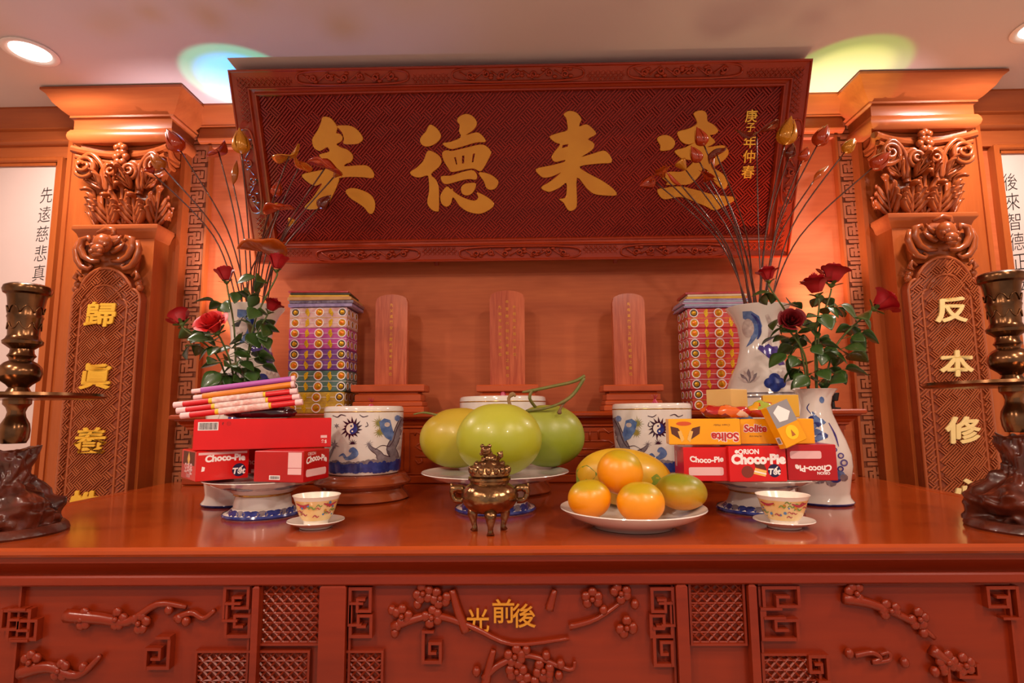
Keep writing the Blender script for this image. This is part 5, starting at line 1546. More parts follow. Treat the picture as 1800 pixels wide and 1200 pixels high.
crumple('plum_bag', 458, 727, 62, 13, .04, 1.33, zc_, ['3a0a18', '56101f', '2a0610'], 'crumpled plum plastic bag on top of the red carton', 4)
# incense packs: thin rolls bundled in cellophane
ip_red = mat('red_incense_paper', 'd01a22', .35); ip_wht = mat('white_paper_band', 'ecd4cc', .5, var='d89a90', vscale=90); ip_or = mat('orange_incense_paper', 'e58a1c', .4, var='d87a18', vscale=30); ip_pu = mat('violet_incense_paper', 'b45ab0', .4); ip_y = mat('yellow_tip', 'e8c020', .5)
ip_end = mat('pale_paper_end', 'eec8c8', .5)
zi = zc_ + .024
def incense(p0, p1, Y0, Y1, rpx, kind, label):
    a, b = P(*p0, Y0), P(*p1, Y1); k = mpp(a); r = rpx*k
    t = thing('incense_pack', label, 'incense', a, 0, 'incense packs on the red carton')
    d = b - a; n = d.normalized()
    def seg(u0, u1, rr, m, nm): MB().tube([d*u0, d*u1], rr, 12).build(nm, m, t, SM)
    if kind == 'red':
        seg(0, .075, r*1.04, ip_end, 'paper_end'); seg(.075, .30, r, ip_red, 'stick_roll'); seg(.28, .33, r*1.03, ip_y, 'yellow_ring'); seg(.31, .72, r*1.16, ip_wht, 'paper_band'); seg(.70, .74, r*1.03, ip_y, 'yellow_ring'); seg(.72, .94, r, ip_red, 'stick_roll'); seg(.94, 1, r*1.04, ip_end, 'paper_end')
    else:
        seg(0, 1, r, ip_pu if kind == 'violet' else ip_or, 'stick_roll'); seg(-.10, 0, r*.8, ip_end, 'paper_end'); seg(1, 1.04, r*1.1, ip_end, 'paper_end')
incense((318, 731), (532, 706), 1.262, 1.30, 5.2, 'red', 'lowest red incense pack with white band on the red carton')
incense((311, 722), (527, 697), 1.272, 1.31, 5.2, 'red', 'second red incense pack from the bottom on the red carton')
incense((306, 712), (523, 687), 1.284, 1.322, 5.2, 'red', 'third red incense pack, just under the orange one')
incense((357, 697), (512, 676), 1.302, 1.336, 5.6, 'orange', 'orange incense pack below the violet one on the red carton')
incense((354, 686), (513, 666), 1.318, 1.352, 5.2, 'violet', 'topmost violet incense pack on the red carton')

# ---- right stand
GR = 'snack boxes stacked on the right stand'
zR = ZT + S_R[3] + .002
def front_box(x0, x1, ytop, Yf, zb, d, yaw, name, label, m, group, roll=0):
    a = P((x0 + x1)/2, 800, Yf); k = mpp(a); w = (x1 - x0)*k
    h = P((x0 + x1)/2, ytop, Yf).z - zb
    off = Matrix.Rotation(yaw, 3, 'Z') @ Vector((0, d/2, 0))
    return Carton(name, label, a.x + off.x, Yf + off.y, zb, w, d, h, yaw, m, 'box', group, roll)
r1 = front_box(1202, 1278, 786, 1.235, zR, .09, math.radians(-3), 'snack_box', 'glossy red biscuit box at the left of the lower row on the right stand', M['redbox'], GR)
r1.txt('front', 'Choco-Pie', .002, .012, .07, M['wprint'], bow=-.003, off=.04); r1.rect('front', -.036, .036, -.023, -.006, M['pinkpr'], rnd=.004)
r1.rect('left', -.035, -.02, -.01, .024, M['pinkpr'])
r2 = front_box(1281, 1381, 784, 1.222, zR, .10, math.radians(1), 'snack_box', 'red biscuit box with a large white title in the middle of the right stand', M['redbox'], GR)
r2.txt('front', 'Choco·Pie', .002, .010, .114, M['wprint'], off=.06); r2.txt('front', 'ORION', -.018, .0255, .044, M['wprint'], off=.04); r2.patch('front', disc(-.043, .0255, .004, 10), M['wprint'])
r2.patch('front', disc(-.022, -.016, .013, 16, .0125), mat('cookie_print', '7c2c1c', .5)); r2.patch('front', [(-.006, -.008), (.018, -.014), (.015, -.026), (-.01, -.02)], M['biscuit'], .0004); r2.patch('front', [(-.008, -.0135), (.017, -.0195), (.0165, -.022), (-.0085, -.016)], M['wprint'], .0006); r2.patch('front', [(-.008, .004), (.012, .002), (.018, -.013), (-.005, -.007)], M['choc'], .0003)
r2.badge('front', .034, -.014, .0135, 'Tết')
r3 = front_box(1385, 1468, 781, 1.235, zR, .09, math.radians(-4), 'snack_box', 'red biscuit box standing upside down at the right of the lower row', M['redbox2'], GR)
r3.txt('front', 'Choco-Pie', .002, -.010, .074, M['wprint'], True, .04, .004); r3.txt('front', 'ORION', .022, -.022, .026, M['wprint'], True, .03); r3.rect('front', -.044, .02, .008, .024, M['pinkpr'], rnd=.004)
HR = max(r1.h, r2.h, r3.h)
z3 = zR + HR + .001
def solite(x0, x1, label, flip, Yf, yaw):
    c = front_box(x0, x1, 736, Yf, z3, .05, yaw, 'wafer_box', label, M['yelbox'], 'yellow wafer boxes on the right stand')
    return c
s1 = solite(1179, 1301, 'yellow wafer box with upside-down red lettering, left of the pair', True, 1.237, math.radians(-7))
s1.txt('front', 'Solite', .042, -.011, .058, M['wprint'], True, .09); s1.txt('front', 'Solite', .042, -.011, .056, M['redpr'], True, .035, lift=.0006); s1.txt('front', 'Cream Wafer', .036, .014, .034, M['choc'], True, 0, shear=.3)
for dx, sg in ((-.056, 1), (-.022, -1)):
    s1.patch('front', [(dx - .014*sg, .012), (dx + .002*sg, .008), (dx + .012*sg, -.008), (dx + .006*sg, -.016), (dx - .012*sg, -.004)], M['choc'], .0003)
    s1.patch('front', [(dx + .001*sg, .001), (dx + .008*sg, .003), (dx + .014*sg, -.016), (dx + .008*sg, -.022)], M['biscuit'], .0005)
s1.patch('front', disc(-.042, .0175, .016, 14, .0045), mat('orange_print', 'd0501c', .5), .0004)
s2 = solite(1306, 1432, 'yellow wafer box with upright red lettering, right of the pair', False, 1.246, math.radians(-3))
s2.txt('front', 'Solite', -.046, .007, .05, M['wprint'], False, .09, shear=.1); s2.txt('front', 'Solite', -.046, .007, .048, M['redpr'], False, .035, shear=.1, lift=.0006); s2.txt('front', 'Bánh bông lan', -.046, -.01, .026, M['choc'], False, 0, shear=.3)
z4 = z3 + max(s1.h, s2.h) + .001
# leaning yellow and grey pack in front of the right wafer box
pl_ = P(1386, 743, 1.208); k = mpp(pl_)
lp = Carton('leaning_pack', 'small yellow and grey pack leaning on the right wafer box', P(1398, 781, 1.205).x, 1.212, P(1398, 781, 1.205).z, 45*k, .022, 76*k, math.radians(14), mat('deep_yellow_card', 'e8a010', .25, coat=.3), 'pack', None, math.radians(-20), math.radians(-10))
lp.rect('front', -lp.w*.5, lp.w*.5, -.002, lp.h*.5, mat('grey_print', '8f8d92', .3)); lp.patch('front', [(-.018, .03), (.0, .04), (.02, .02), (.006, .006), (-.014, .008)], M['wprint'], .0005); lp.patch('front', disc(.002, -.02, .015, 18), mat('lemon_print', 'f4c81c', .4), .0004); lp.patch('front', [(-.003, -.028), (.007, -.028), (.002, -.014)], mat('pagoda_print', 'b0601c', .5), .0007); lp.barcode('left', -.008, .006, -.035, -.02)
# small tan box
tp = P(1282, 700, 1.30); k = mpp(tp)
tn = Carton('tan_box', 'small plain tan box on top of the wafer boxes', tp.x, 1.315, z4, .07, .06, max(.02, P(1282, 684, 1.30).z - z4), math.radians(40), M['tanbox'], 'box')
gp = P(1375, 700, 1.32)
Carton('gold_pack', 'flat golden pack at the back of the right pile', gp.x, 1.335, z4, .075, .03, max(.02, P(1375, 694, 1.32).z - z4), math.radians(-14), mat('gold_card', 'd8a82c', .3, coat=.3), 'pack')
crumple('candy_bag', 1274, 722, 42, 13, .024, 1.262, z4, ['b01c18', 'd8621c', '7a1414', 'e8c0a0'], 'red and orange foil candy bag on the wafer boxes', 7)
crumple('candy_bag', 1340, 719, 27, 15, .022, 1.262, z4, ['d89a20', '9aa83a', 'b83018', 'e8d48a'], 'yellow and green foil candy bag beside the red one', 12)

# ================================================================== JOSS PAPER STACKS
ring_m = M['wprint']; core_o = mat('orange_foil', 'e8640e', .25, .3, var='e89020', vscale=200); core_y = mat('gold_foil', 'dca81c', .25, .4, var='c08a14', vscale=200); core_d = mat('dark_ring_print', '3a2a20', .4); sq_m = mat('yellow_foil_print', 'f4c818', .3, .3, var='c89a18', vscale=300)
def joss_disc(core, inner):
    mb = MB()
    mb.lathe([(.0082, 0), (.0082, .0009), (.0098, .0012), (.0104, .0006), (.0104, 0)], 16, mi=0)
    mb.lathe([(.001, .001), (.0086, .0008), (.0086, 0), (.001, 0)], 16, mi=1)
    mb.lathe([(.001, .0016), (.005, .0013), (.0056, .0009), (.001, .0009)], 12, mi=2)
    return mb.mesh('foil_disc', [ring_m, core, inner], SM)
JD = [joss_disc(core_o, core_y), joss_disc(core_d, core_y), joss_disc(core_y, core_o)]
qq = random.Random(6)
mb = MB(); vs, fs = shape([[(.005*(1 + .5*qq.uniform(-1, 1))*math.cos(2*PI*i/14), .0112*(1 + .2*qq.uniform(-1, 1))*math.sin(2*PI*i/14)) for i in range(14)]], .0004); mb.add(vs, fs)
JS = mb.mesh('foil_blotch', sq_m)
mb = MB(); mb.box(-.5, .5, -.0006, .0006, 0, .0006); JL = mb.mesh('white_line', ring_m)
def joss_stack(x0, x1, ytop, ybot, Yf, cols, side, where, dep=.125):
    a = P((x0 + x1)/2, ybot, Yf); k = mpp(a); w = (x1 - x0)*k
    H = P((x0 + x1)/2, ytop, Yf).z - ZS_
    n = len(cols); h = H/n
    names = ['bottom', 'second from the bottom', 'middle', 'second from the top', 'top']
    for i in range(n):
        nm, cm = cols[n - 1 - i]
        dx, ry = qq.uniform(-.002, .002), qq.uniform(-.012, .012)
        t = thing('joss_paper_pack', '%s joss paper pack, %s of the stack %s' % (nm, names[i], where), 'joss paper', (a.x + dx, Yf + dep/2, ZS_ + .0006 + i*h), ry, 'joss paper packs')
        MB().bevbox(-w/2, w/2, -dep/2, dep/2, 0, h - .0006, .003).build('wrapped_block', cm, t)
        MB().box(-w/2 - .0005, w/2 + .0005, -dep/2 - .0005, dep/2 + .0005, h*.48, h*.5).build('block_seam', ring_m if i % 2 else sq_m, t)
        Fm = lambda u, v: Matrix.Translation((u, -dep/2 - .0002, v)) @ Matrix.Rotation(PI/2, 4, 'X')
        Sm = lambda u, v: Matrix.Translation((side*(w/2 + .0002), u, v)) @ Matrix.Rotation(side*PI/2, 4, 'Z') @ Matrix.Rotation(PI/2, 4, 'X')
        sc = h/.069*1.0
        for r in range(2):
            v = h*(.25 + .5*r)
            for j, u in enumerate((-.40, .02, .42)):
                o = link('foil_disc', JD[(j == 1) and (0 if (r + i) % 2 else 2) or (1 if (r + i + j) % 2 else 2)] if j != 1 else JD[0], t); o.matrix_local = Fm(u*w, v) @ Matrix.Scale(1.5 if j == 1 else 1.42, 4)
            for u in (-.19, .22):
                o = link('foil_blotch', JS, t); o.matrix_local = Fm(u*w, v) @ Matrix.Rotation(qq.uniform(-.3, .3) + PI*(qq.random() < .5), 4, 'Z') @ Matrix.Scale(1.2, 4)
            o = link('white_line', JL, t); o.matrix_local = Fm(0, v) @ Matrix.Diagonal((w*.96, 1, 1, 1))
            for j, u in enumerate((-.36, -.02, .33)):
                o = link('foil_disc', JD[(j + r + i) % 2], t); o.matrix_local = Sm(u*dep, v) @ Matrix.Scale(1.25, 4)
    return a.x, w, ZS_ + H + .0008, k
J = lambda n, c, v: (n, mat('joss_' + n.replace(' ', '_').replace('-', '_'), c, .35, coat=.3, var=v, vscale=60))
cl = [J('pale pink', 'e8c4bc', 'd8a0a0'), J('magenta', 'c0409a', 'd060a8'), J('purple', '6a3a8a', '8a4a98'), J('teal green', '5a7a74', '4a6a5a'), J('golden yellow', 'd0a840', 'b89038')]
Yj = 1.862
x, w, z, k = joss_stack(503, 606, 540, 722, Yj, cl, 1, 'on the left')
cr_ = [J('red-pink', 'cc3c4c', 'd85a3c'), J('coral red', 'd0403c', 'c83a50'), J('bright red', 'c8303c', 'd85038'), J('rose red', 'c43448', 'd04a38'), J('crimson', 'bc2c3c', 'cc4434')]
xr, wr, zr, kr = joss_stack(1217, 1322, 541, 716, Yj, cr_, -1, 'on the right')
def flat_pack(x, z, w, d, h, cols, label, name, stripes, rz=0):
    t = thing(name, label, 'joss paper', (x, Yj + .062, z), rz)
    n = len(cols)
    for i, m in enumerate(cols):
        q = .004*math.sin(i*2.1)
        MB().bevbox(-w/2 + q, w/2 + q, -d/2, d/2, h*i/n, h*(i+1)/n - .0003, .0014).build('paper_layer', m, t)
    return z + h + .0008
pv = mat('violet_paper', '8a78a8', .3, coat=.5, var='a898c0', vscale=60); pg = mat('silver_foil_paper', '9a90a0', .2, .6, var='6a5a70', vscale=90); pt2 = mat('tan_paper', 'c8945a', .5); prd = mat('red_paper', 'a82028', .3, coat=.4, var='c03a3a', vscale=60); pyl = mat('yellow_paper', 'd8a830', .5); pdk = mat('dark_green_paper', '3a3a24', .5)
z = flat_pack(x + .006, z, w*1.12, .135, .034, [pv, pg, pt2], 'violet and silver paper pack on top of the left joss stack', 'paper_pack', 0)
z = flat_pack(x - .004, z, w*1.04, .12, .022, [pyl, pdk, prd], 'red paper pack topping the left joss stack', 'paper_pack', 0, .05)
pb1 = mat('pale_blue_paper', 'a8b8c8', .3, coat=.5); pp1 = mat('pink_violet_paper', 'b890b0', .3, coat=.5)
zr = flat_pack(xr - .004, zr, wr*1.1, .135, .03, [pv, pb1, pp1, pb1, pv], 'striped pale violet paper pack on top of the right joss stack', 'paper_pack', 0)
zr = flat_pack(xr + .002, zr, wr*1.0, .12, .024, [pyl, mat('cream_paper', 'd8c0a0', .5), prd], 'red and yellow paper pack topping the right joss stack', 'paper_pack', 0, -.03)

# ---- pink charms beside the tablets
pk = mat('pink_satin', 'b8244c', .3, coat=.4, var='d04a6a', vscale=60)
def charm(px, py, label):
    q = P(px, py, 1.845); k = mpp(q); r = 8*k
    t = thing('satin_charm', label, 'charm', (q.x, 1.855, ZS_ + .0005), 0, 'pink satin charms')
    zc = max(r, q.z - ZS_)
    MB().lathe([(.001, 0), (r*.7, 0), (r, zc*.5), (r*.9, zc*.9), (r*.35, zc*1.25), (r*.3, zc*1.35)], 14).build('pouch', pk, t, SM)
    mb = MB()
    for i in range(7):
        a = i*2*PI/7; mb.tube([(r*.2*math.cos(a), r*.2*math.sin(a), zc*1.3), (r*.75*math.cos(a), r*.75*math.sin(a), zc*1.3 + r*1.0)], [r*.14, r*.05], 6)
    mb.build('frill', pk, t, 3.2)
charm(652, 712, 'small pink satin charm by the foot of the left tablet')
charm(884, 694, 'small pink satin charm by the foot of the middle tablet')
charm(1152, 706, 'small pink satin charm by the foot of the right tablet')
from mathutils.bvhtree import BVHTree
def world_tree(objs):
    vs, ps = [], []
    for o in objs:
        mw = o.matrix_world; k = len(vs)
        vs += [mw @ v.co for v in o.data.vertices]; ps += [tuple(k + q for q in p.vertices) for p in o.data.polygons]
    return BVHTree.FromPolygons(vs, ps)
# ================================================================== COLOUR UPLIGHTS on the shelf
for (loc, beams), lb in zip(UP, ('small black uplight on the shelf behind the left tall vase', 'small black uplight on the shelf behind the right tall vase')):
    t = thing('uplight', lb, 'lamp', (loc[0], loc[1], ZS_ + .0005), 0, 'small colour uplights')
    bk = mat('black_lamp_shell', '141214', .4)
    MB().lathe([(.001, 0), (.022, 0), (.022, .004), (.006, .007), (.005, .03), (.001, .03)], 16).build('foot', bk, t, SM)
    MB().lathe([(.013, .026), (.016, .028), (.021, .052), (.02, .053), (.015, .032), (.013, .03)], 18).build('shell', bk, t, SM)

# ================================================================== WOODEN LOTUS
lac = {'red': mat('red_lacquer', '9c2c0a', .22, coat=.3, var='b23c0c', vscale=30), 'amber': mat('amber_lacquer', 'b86414', .2, coat=.35, var='8a4414', vscale=30),
       'gold': mat('gold_lacquer', 'dc941a', .22, .25, coat=.3, var='a8681a', vscale=30), 'dark': mat('dark_lacquer', '5a1c10', .2, coat=.5, var='702614', vscale=30), 'orange': mat('orange_lacquer', 'b44a12', .2, coat=.35, var='c05c14', vscale=30)}
stem_m = mat('dark_stem', '3e1c14', .3, coat=.3, var='5a2a1c', vscale=60)
def bud_mesh(m):
    mb = MB(); mb.lathe([(.05, 0), (.3, .1), (.46, .35), (.47, .6), (.36, .95), (.2, 1.25), (.07, 1.5), (.005, 1.62)], 16)
    for i in range(5):
        a0 = i*2*PI/5
        def fn(u, t, a0=a0):
            a = a0 + (u - .5)*1.5*(1 - t*.75); r = interp([(.06, 0), (.33, .1), (.5, .35), (.51, .6), (.4, .95), (.24, 1.25), (.12, 1.45)], t*1.4) + .02 + .03*t*(1 - abs(u - .5)*2)
            return (r*math.cos(a), r*math.sin(a), t*1.4)
        mb.grid(fn, 6, 8)
    return mb.mesh('lotus_bud', m, 3.2)
def leaf_mesh(m, seed):
    mb = MB()
    def fn(u, t):
        a = u*2*PI; r = t
        w = .22*r*r*math.sin(2*a + seed) + .1*r*math.sin(3*a + seed*2) + .05*math.sin(5*a)*r
        return (r*math.cos(a), r*math.sin(a)*.9, w + .14*r*r)
    mb.grid(fn, 28, 6, thick=(0, 0, -.05))
    return mb.mesh('lotus_leaf', m, 3.2)
def spear_mesh(m):
    mb = MB(); mb.tube([(0.1*math.sin(i*.5), 0, i/10*2) for i in range(11)], [.03, .14, .22, .26, .27, .26, .23, .19, .14, .08, .02], 10, flat=.7); return mb.mesh('rolled_leaf', m, 3.2)
def flower_mesh(m):
    mb = MB()
    for ring, (n, op, L_) in enumerate(((8, 1.15, 1.0), (6, .7, .95), (5, .3, .8))):
        for i in range(n):
            a0 = i*2*PI/n + ring*.4
            def fn(u, t, a0=a0, op=op, L_=L_):
                w = .3*math.sin(PI*min(1, t*.95 + .05))**.8; x = L_*t*math.sin(op*(.4 + .6*t)); z = L_*t*math.cos(op*(.4 + .6*t)*.9) + .25*((u - .5)*2)**2*w
                y = (u - .5)*2*w
                return (x*math.cos(a0) - y*math.sin(a0), x*math.sin(a0) + y*math.cos(a0), z)
            mb.grid(fn, 4, 6)
    mb.lathe([(.05, 0), (.22, .3), (.26, .42), (.001, .46)], 10)
    return mb.mesh('lotus_flower', m, 3.2)
def pod_mesh(m):
    mb = MB(); mb.lathe([(.06, 0), (.2, .2), (.5, .75), (.55, .9), (.48, .98), (.001, .94)], 14)
    for i in range(7):
        a = i*2*PI/6; r = .3 if i < 6 else 0
        mb.ball((r*math.cos(a), r*math.sin(a), .97), .09, 7, 5)
    return mb.mesh('lotus_pod', m, 3.2)
_lm = {}
def head(kind, col):
    key = (kind, col)
    if key not in _lm:
        m = lac[col]
        _lm[key] = {'bud': lambda: bud_mesh(m), 'leaf': lambda: leaf_mesh(m, len(_lm)), 'spear': lambda: spear_mesh(m), 'flower': lambda: flower_mesh(m), 'pod': lambda: pod_mesh(m)}[kind]()
    return _lm[key]
HN = {'bud': 'lotus_bud', 'leaf': 'lotus_leaf', 'spear': 'rolled_leaf', 'flower': 'lotus_flower', 'pod': 'lotus_pod'}
def lotus(V, i, n, px, py, kind, col, s, Y, label, tilt=(0, 0), bow=.0):
    """s = half width of the head in photo pixels; (px, py) = where the stem meets the head"""
    _, mouth, _k = V
    end = P(px, py, Y); k = mpp(end)
    ins = Vector((-.034 + .068*i/(n - 1), (-.02, 0, .02)[i % 3], 0))
    hd_dir = (end - mouth); hd_dir.z = 0
    lip = mouth + ins*1.05
    low = mouth + ins*.62 + Vector((0, 0, -.13))
    t = thing('wooden_lotus', label, 'lotus', low, 0, 'wooden lotus stems in tall vases')
    mid = lip.lerp(end, .45) + Vector((-hd_dir.x*.13 - bow, 0, .03)); 
    pts = catmull([low, lip, mid, end], 7)
    MB().tube([p - low for p in pts], .0021, 7).build('stem', stem_m, t, 3.2)
    d = (pts[-1] - pts[-2]).normalized()
    rot = Vector((0, 0, 1)).rotation_difference(d).to_euler() if kind in ('bud', 'spear', 'pod') else Euler((0, 0, 0))
    o = link(HN[kind], head(kind, col), t, end - low)
    sc = {'bud': s*2, 'leaf': s*1.22, 'spear': s*3.2, 'flower': s, 'pod': s*1.8}[kind]*k
    o.scale = (sc, sc, sc)
    o.rotation_euler = (rot.to_matrix() @ Matrix.Rotation(tilt[1], 3, 'Y') @ Matrix.Rotation(tilt[0], 3, 'X') @ Matrix.Rotation(i*1.3, 3, 'Z')).to_euler()
    return t
LTREES = []
def lotus_clear(V, i, n, px, py, kd, c, s, Y, lb, tl):
    """stand the stem so that it clears its neighbours: try a few distances"""
    for dy in (0, -.03, .03, -.06, .06, -.09, -.12, .09, -.15):
        y = Y + dy
        if not 1.43 <= y <= 1.70 and dy: continue
        t = lotus(V, i, n, px, py, kd, c, s, y, lb, tl)
        bpy.context.view_layer.update()
        tr = world_tree(list(t.children))
        if not any(tr.overlap(o) for o in LTREES) or dy == -.15: break
        if dy != -.15:
            for ch in list(t.children): bpy.data.objects.remove(ch, do_unlink=True)
            bpy.data.objects.remove(t, do_unlink=True)
            t = None
    if t is None:
        t = lotus(V, i, n, px, py, kd, c, s, Y, lb, tl); bpy.context.view_layer.update(); tr = world_tree(list(t.children))
    LTREES.append(tr)
LL = [(318, 266, 'bud', 'red', 14, 1.60, 'red wooden lotus bud leaning far left beside the left capital', (0, 0)),
      (288, 296, 'bud', 'amber', 11, 1.63, 'amber wooden lotus bud just right of the left capital volute', (0, 0)),
      (270, 306, 'flower', 'red', 17, 1.66, 'leftmost red wooden lotus flower in front of the left capital', (.5, -.4)),
      (384, 266, 'leaf', 'red', 19, 1.62, 'small red wooden leaf seen edge-on left of the board', (.32, -.75)),
      (425, 271, 'bud', 'gold', 14, 1.58, 'large golden wooden lotus bud over the left edge of the board', (0, 0)),
      (410, 324, 'spear', 'amber', 7, 1.66, 'amber rolled wooden leaf below the large golden bud', (0, .35)),
      (508, 274, 'leaf', 'gold', 22, 1.57, 'yellow curled wooden leaf left of the first gold character', (.32, -.55)),
      (528, 288, 'leaf', 'orange', 18, 1.66, 'orange-red curled wooden leaf behind the yellow one', (.3, .9)),
      (572, 294, 'leaf', 'red', 27, 1.55, 'red wooden leaf over the first gold character', (.28, .42)),
      (586, 312, 'pod', 'amber', 9, 1.58, 'amber wooden lotus pod over the first gold character', (0, 0)),
      (483, 345, 'bud', 'red', 9, 1.65, 'small round red wooden bud over the board corner', (0, 0)),
      (490, 368, 'leaf', 'red', 24, 1.49, 'red wooden leaf low over the board corner', (.3, -.12)),
      (486, 372, 'pod', 'gold', 8, 1.51, 'small golden wooden pod under the low red leaf', (0, 0)),
      (560, 366, 'bud', 'dark', 10, 1.67, 'dark red wooden bud below the first gold character', (0, 0)),
      (462, 440, 'leaf', 'orange', 36, 1.53, 'largest flat orange wooden leaf just above the left roses', (-.05, .08)),
      (508, 398, 'pod', 'gold', 8, 1.66, 'golden wooden pod between the low leaf and the board', (0, 0))]
for i, (px, py, kd, c, s, Y, lb, tl) in enumerate(sorted(LL)):
    lotus_clear(V_TL, i, len(LL), px, py, kd, c, s, Y, lb, tl)
LR = [(1168, 312, 'flower', 'orange', 24, 1.60, 'orange wooden lotus flower over the last gold character', (.2, -.5)),
      (1150, 318, 'bud', 'red', 10, 1.66, 'red wooden bud left of the orange lotus flower', (.3, -1.2)),
      (1198, 326, 'spear', 'red', 6, 1.58, 'red rolled wooden leaf under the orange lotus flower', (0, -.2)),
      (1206, 299, 'pod', 'gold', 11, 1.63, 'golden wooden pod right of the orange lotus flower', (0, 0)),
      (1238, 256, 'bud', 'red', 11, 1.60, 'highest red wooden bud over the last gold character', (0, 0)),
      (1230, 285, 'bud', 'red', 10, 1.57, 'red wooden bud just below the highest one', (0, 0)),
      (1260, 272, 'leaf', 'dark', 17, 1.59, 'dark wooden leaf right of the highest red bud', (.3, -.75)),
      (1238, 320, 'flower', 'red', 23, 1.53, 'red wooden lily-like flower in the middle of the right bunch', (.5, .6)),
      (1256, 300, 'spear', 'orange', 6, 1.67, 'orange rolled wooden leaf beside the red lily-like flower', (0, .3)),
      (1330, 232, 'leaf', 'dark', 30, 1.64, 'thin brown wooden leaf over the small gold inscription', (.36, -.16)),
      (1379, 255, 'bud', 'gold', 16, 1.60, 'large golden wooden bud over the right rail of the board', (0, 0)),
      (1386, 278, 'bud', 'dark', 9, 1.66, 'dark wooden bud under the large golden bud', (0, 0)),
      (1409, 284, 'bud', 'red', 9, 1.63, 'red wooden bud just right of the board', (0, 0)),
      (1436, 256, 'bud', 'red', 13, 1.58, 'red-brown wooden bud with a collar, high right of the board', (0, 0)),
      (1430, 318, 'spear', 'orange', 7, 1.70, 'orange rolled wooden leaf right of the board', (0, .15)),
      (1484, 268, 'bud', 'gold', 10, 1.61, 'golden wooden bud in front of the right fret strip', (0, 0)),
      (1532, 296, 'bud', 'red', 13, 1.58, 'rightmost red wooden bud beside the right capital', (0, 0))]
for i, (px, py, kd, c, s, Y, lb, tl) in enumerate(sorted(LR)):
    lotus_clear(V_TR, i, len(LR), px, py, kd, c, s, Y, lb, tl)

# ================================================================== ROSES
rose_r = mat('red_rose_petal', '9c0814', .5, var='b00c1a', vscale=40, sss=.05); rose_d = mat('dark_rose_petal', '6a0610', .55, var='7c0812', vscale=40, sss=.05); rose_b = mat('bright_rose_petal', 'c81a20', .5, var='d82a28', vscale=40, sss=.05)
leaf_g = mat('rose_leaf', '2c4a1c', .35, coat=.2, var='3e5a26', vscale=30); stem_g = mat('rose_stem', '4a6a28', .5, var='5a5a28', vscale=40)
def rose_bloom(m, opened):
    mb = MB(); n = 20
    for i in range(n):
        f = i/(n-1); a0 = i*2.4
        R = .12 + .62*f; hgt = 1.45 - .3*f*opened
        span = 1.5 + .5*(1 - f)
        def fn(u, t, R=R, hgt=hgt, a0=a0, f=f, span=span):
            s = (u - .5)*2; a = a0 + s*span*.5*(1 - .15*t)
            r = R*(.45 + .62*math.sin(t*PI*.55)) + (t > .62)*(t - .62)*f*opened*1.3 + .05*s*s*(1 - t) + .03*math.sin(a0*5)*f
            z = -.15 + t*hgt*(1 - .12*s*s) - (t > .8)*(t - .8)*f*opened*1.1
            if f < .25: r *= 1 - .35*t
            return (r*math.cos(a), r*math.sin(a), z - .25*f*.6)
        mb.grid(fn, 6, 7)
    return mb.mesh('bloom', m, 3.2)
blooms = {'bud': rose_bloom(rose_r, .5), 'open': rose_bloom(rose_b, 1.1), 'mid': rose_bloom(rose_r, .95), 'dark': rose_bloom(rose_d, .8)}
mb = MB()
for i in range(5):
    a0 = i*2*PI/5
    def fn(u, t, a0=a0):
        a = a0 + (u - .5)*.9*(1 - t); r = .25 + .55*math.sin(t*1.6); return (r*math.cos(a), r*math.sin(a), -.55 + t*.45 - .25*t*t)
    mb.grid(fn, 3, 5)
mb.lathe([(.08, -.75), (.22, -.62), (.28, -.48), (.1, -.4)], 10)
sepal = mb.mesh('sepals', stem_g, 3.2)
def leaf_fn(u, t):
    s = (u - .5)*2; w = .42*math.sin(PI*t**.8)**.85*(1 + .05*math.sin(t*40))
    return (s*w, t, .12*abs(s)*w*2 - .22*t*t)
leaf_me = MB().grid(leaf_fn, 4, 8, thick=(0, 0, -.012)).mesh('leaf', leaf_g, 3.2)
ql = random.Random(21)
def rose(V, i, n, px, py, kind, rpx, Y, label, tilt):
    _, mouth, _k = V
    end = P(px, py, Y); k = mpp(end)
    ins = Vector((-.02 + .04*i/(n - 1), (-.008, .008)[i % 2], 0))
    low = mouth + ins*.7 + Vector((0, 0, -.09))
    t = thing('rose', label, 'rose', low, 0, 'roses in the small vases')
    r = rpx*k
    ax = Vector(tilt).normalized()
    neck = end - ax*r*.8
    h = (neck - mouth)
    pts = catmull([low, mouth + ins, mouth + h*.5 + Vector((-h.x*.10, 0, h.z*.06)), neck - ax*r*.5, neck], 6)
    MB().tube([p - low for p in pts], [.0028 - .0007*j/len(pts) for j in range(len(pts))], 7).build('stem', stem_g, t, 3.2)
    rot = Vector((0, 0, 1)).rotation_difference(ax).to_euler()
    for nm, me in (('bloom', blooms[kind]), ('sepals', sepal)):
        link(nm, me, t, end - low, (rot.to_matrix() @ Matrix.Rotation(i*1.1, 3, 'Z')).to_euler(), (r, r, r))
    ROSES.append((t, low, mouth, h, pts, i, [Vt for Vt in (V,)]))
    return t
ROSES = []
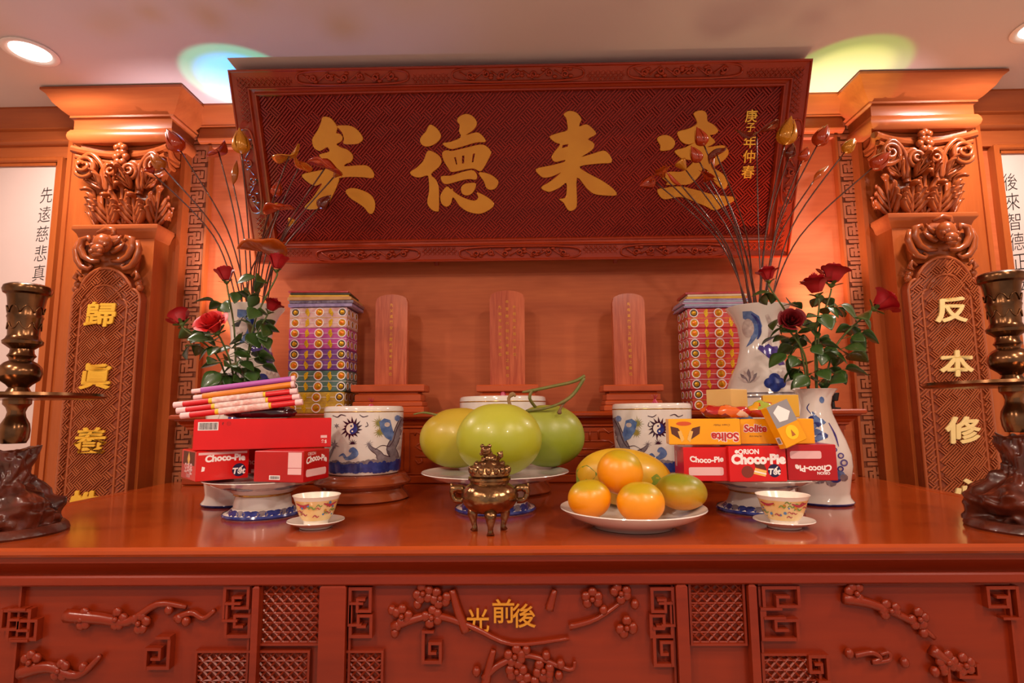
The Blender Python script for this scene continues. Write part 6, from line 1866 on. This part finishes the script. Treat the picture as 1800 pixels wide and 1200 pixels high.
def leaf_pass():
    """give every rose its compound leaves, keeping them clear of the other roses and of the vases"""
    bpy.context.view_layer.update()
    solid = {r[0].name: world_tree([c for c in r[0].children]) for r in ROSES}
    vases = [world_tree([c for c in V[0].children]) for V in (V_TL, V_TR, V_RL, V_RR)] + [world_tree([c for c in o.children]) for o in bpy.data.objects if o.name.startswith('wooden_lotus')]
    leaves = []
    lv = [v.co.copy() for v in leaf_me.vertices]; lp = [tuple(p.vertices) for p in leaf_me.polygons]
    for (t, low, mouth, h, pts, i, _) in ROSES:
        m = len(pts)
        for j, f in enumerate((.30, .36, .42, .48, .55, .63, .72)):
            p = pts[int(f*(m-1))]
            if p.z < mouth.z + .012: p = mouth + h*(.12 + .1*j)
            for attempt in range(7):
                a = i*2.1 + j*2.4 + ql.uniform(-.4, .4) + attempt*.9
                base = Vector((math.cos(a), math.sin(a)*.7, .25)); L_ = ql.uniform(.03, .055)*(1 - .06*attempt)
                got = []
                tb_ = MB().tube([p + base*.004, p + base*L_], .0009, 5); tb_ = BVHTree.FromPolygons([Vector(v) for v in tb_.v], tb_.f)
                if any(tb_.overlap(tr) for nm, tr in solid.items() if nm != t.name) or any(nm != t.name and tb_.overlap(tr) for nm, _q, tr in leaves): continue
                for g, (off, da) in enumerate(((1.0, 0), (.55, 1.1), (.55, -1.1))):
                    q = p + base*L_*off; s = ql.uniform(.042, .056)*(1.1 if g == 0 else .85)*(1 - .05*attempt)
                    e = Euler((ql.uniform(-1.0, .1), ql.uniform(-.8, .8), a - PI/2 + da))
                    M4 = Matrix.LocRotScale(q, e, Vector((s, s, s)))
                    bt_ = BVHTree.FromPolygons([M4 @ v for v in lv], lp)
                    if any(bt_.overlap(tr) for nm, tr in solid.items() if nm != t.name) or any(bt_.overlap(tr) for tr in vases) or any(nm != t.name and (q - qq_).length < .13 and bt_.overlap(tr) for nm, qq_, tr in leaves): continue
                    got.append((q, e, s, bt_))
                if len(got) >= 2: break
            if not got: continue
            st = MB().tube([p - low, p + base*L_ - low], .0009, 5).build('leaf_stalk', stem_g, t)
            for q, e, s, bt_ in got:
                link('leaf', leaf_me, t, q - low, e, (s, s, s)); leaves.append((t.name, q, bt_))
            leaves.append((t.name, p, tb_))
RL = [(397, 487, 'bud', 17, 1.50, 'red rosebud second from the left in the left vase', (-.15, -.1, 1)),
      (487, 466, 'bud', 18, 1.49, 'highest red rosebud in the left vase', (.1, -.1, 1)),
      (317, 563, 'mid', 18, 1.47, 'leftmost red rose of the left vase, turned away', (-.6, .3, .8)),
      (376, 575, 'open', 24, 1.42, 'fully open bright red rose facing the viewer', (-.1, -.75, .7)),
      (477, 541, 'mid', 16, 1.53, 'red rose half hidden at the right of the left vase', (.4, .1, .9))]
for i, (px, py, kd, r, Y, lb, tl) in enumerate(sorted(RL)): rose(V_RL, i, 5, px, py, kd, r, Y, lb, tl)
RR = [(1350, 486, 'mid', 17, 1.44, 'small red rose at the left of the right vase', (-.2, -.1, 1)),
      (1435, 507, 'mid', 23, 1.42, 'dark-centred red rose standing upright above the right vase', (-.15, -.1, 1)),
      (1463, 489, 'mid', 23, 1.50, 'highest red rose in the right vase', (.2, 0, 1)),
      (1547, 535, 'mid', 23, 1.45, 'rightmost red rose leaning away from the right vase', (.8, -.2, .6)),
      (1390, 566, 'dark', 20, 1.40, 'darkest red rose hanging forward in the right vase', (-.2, -.9, .25))]
for i, (px, py, kd, r, Y, lb, tl) in enumerate(sorted(RR)): rose(V_RR, i, 5, px, py, kd, r, Y, lb, tl)
leaf_pass()
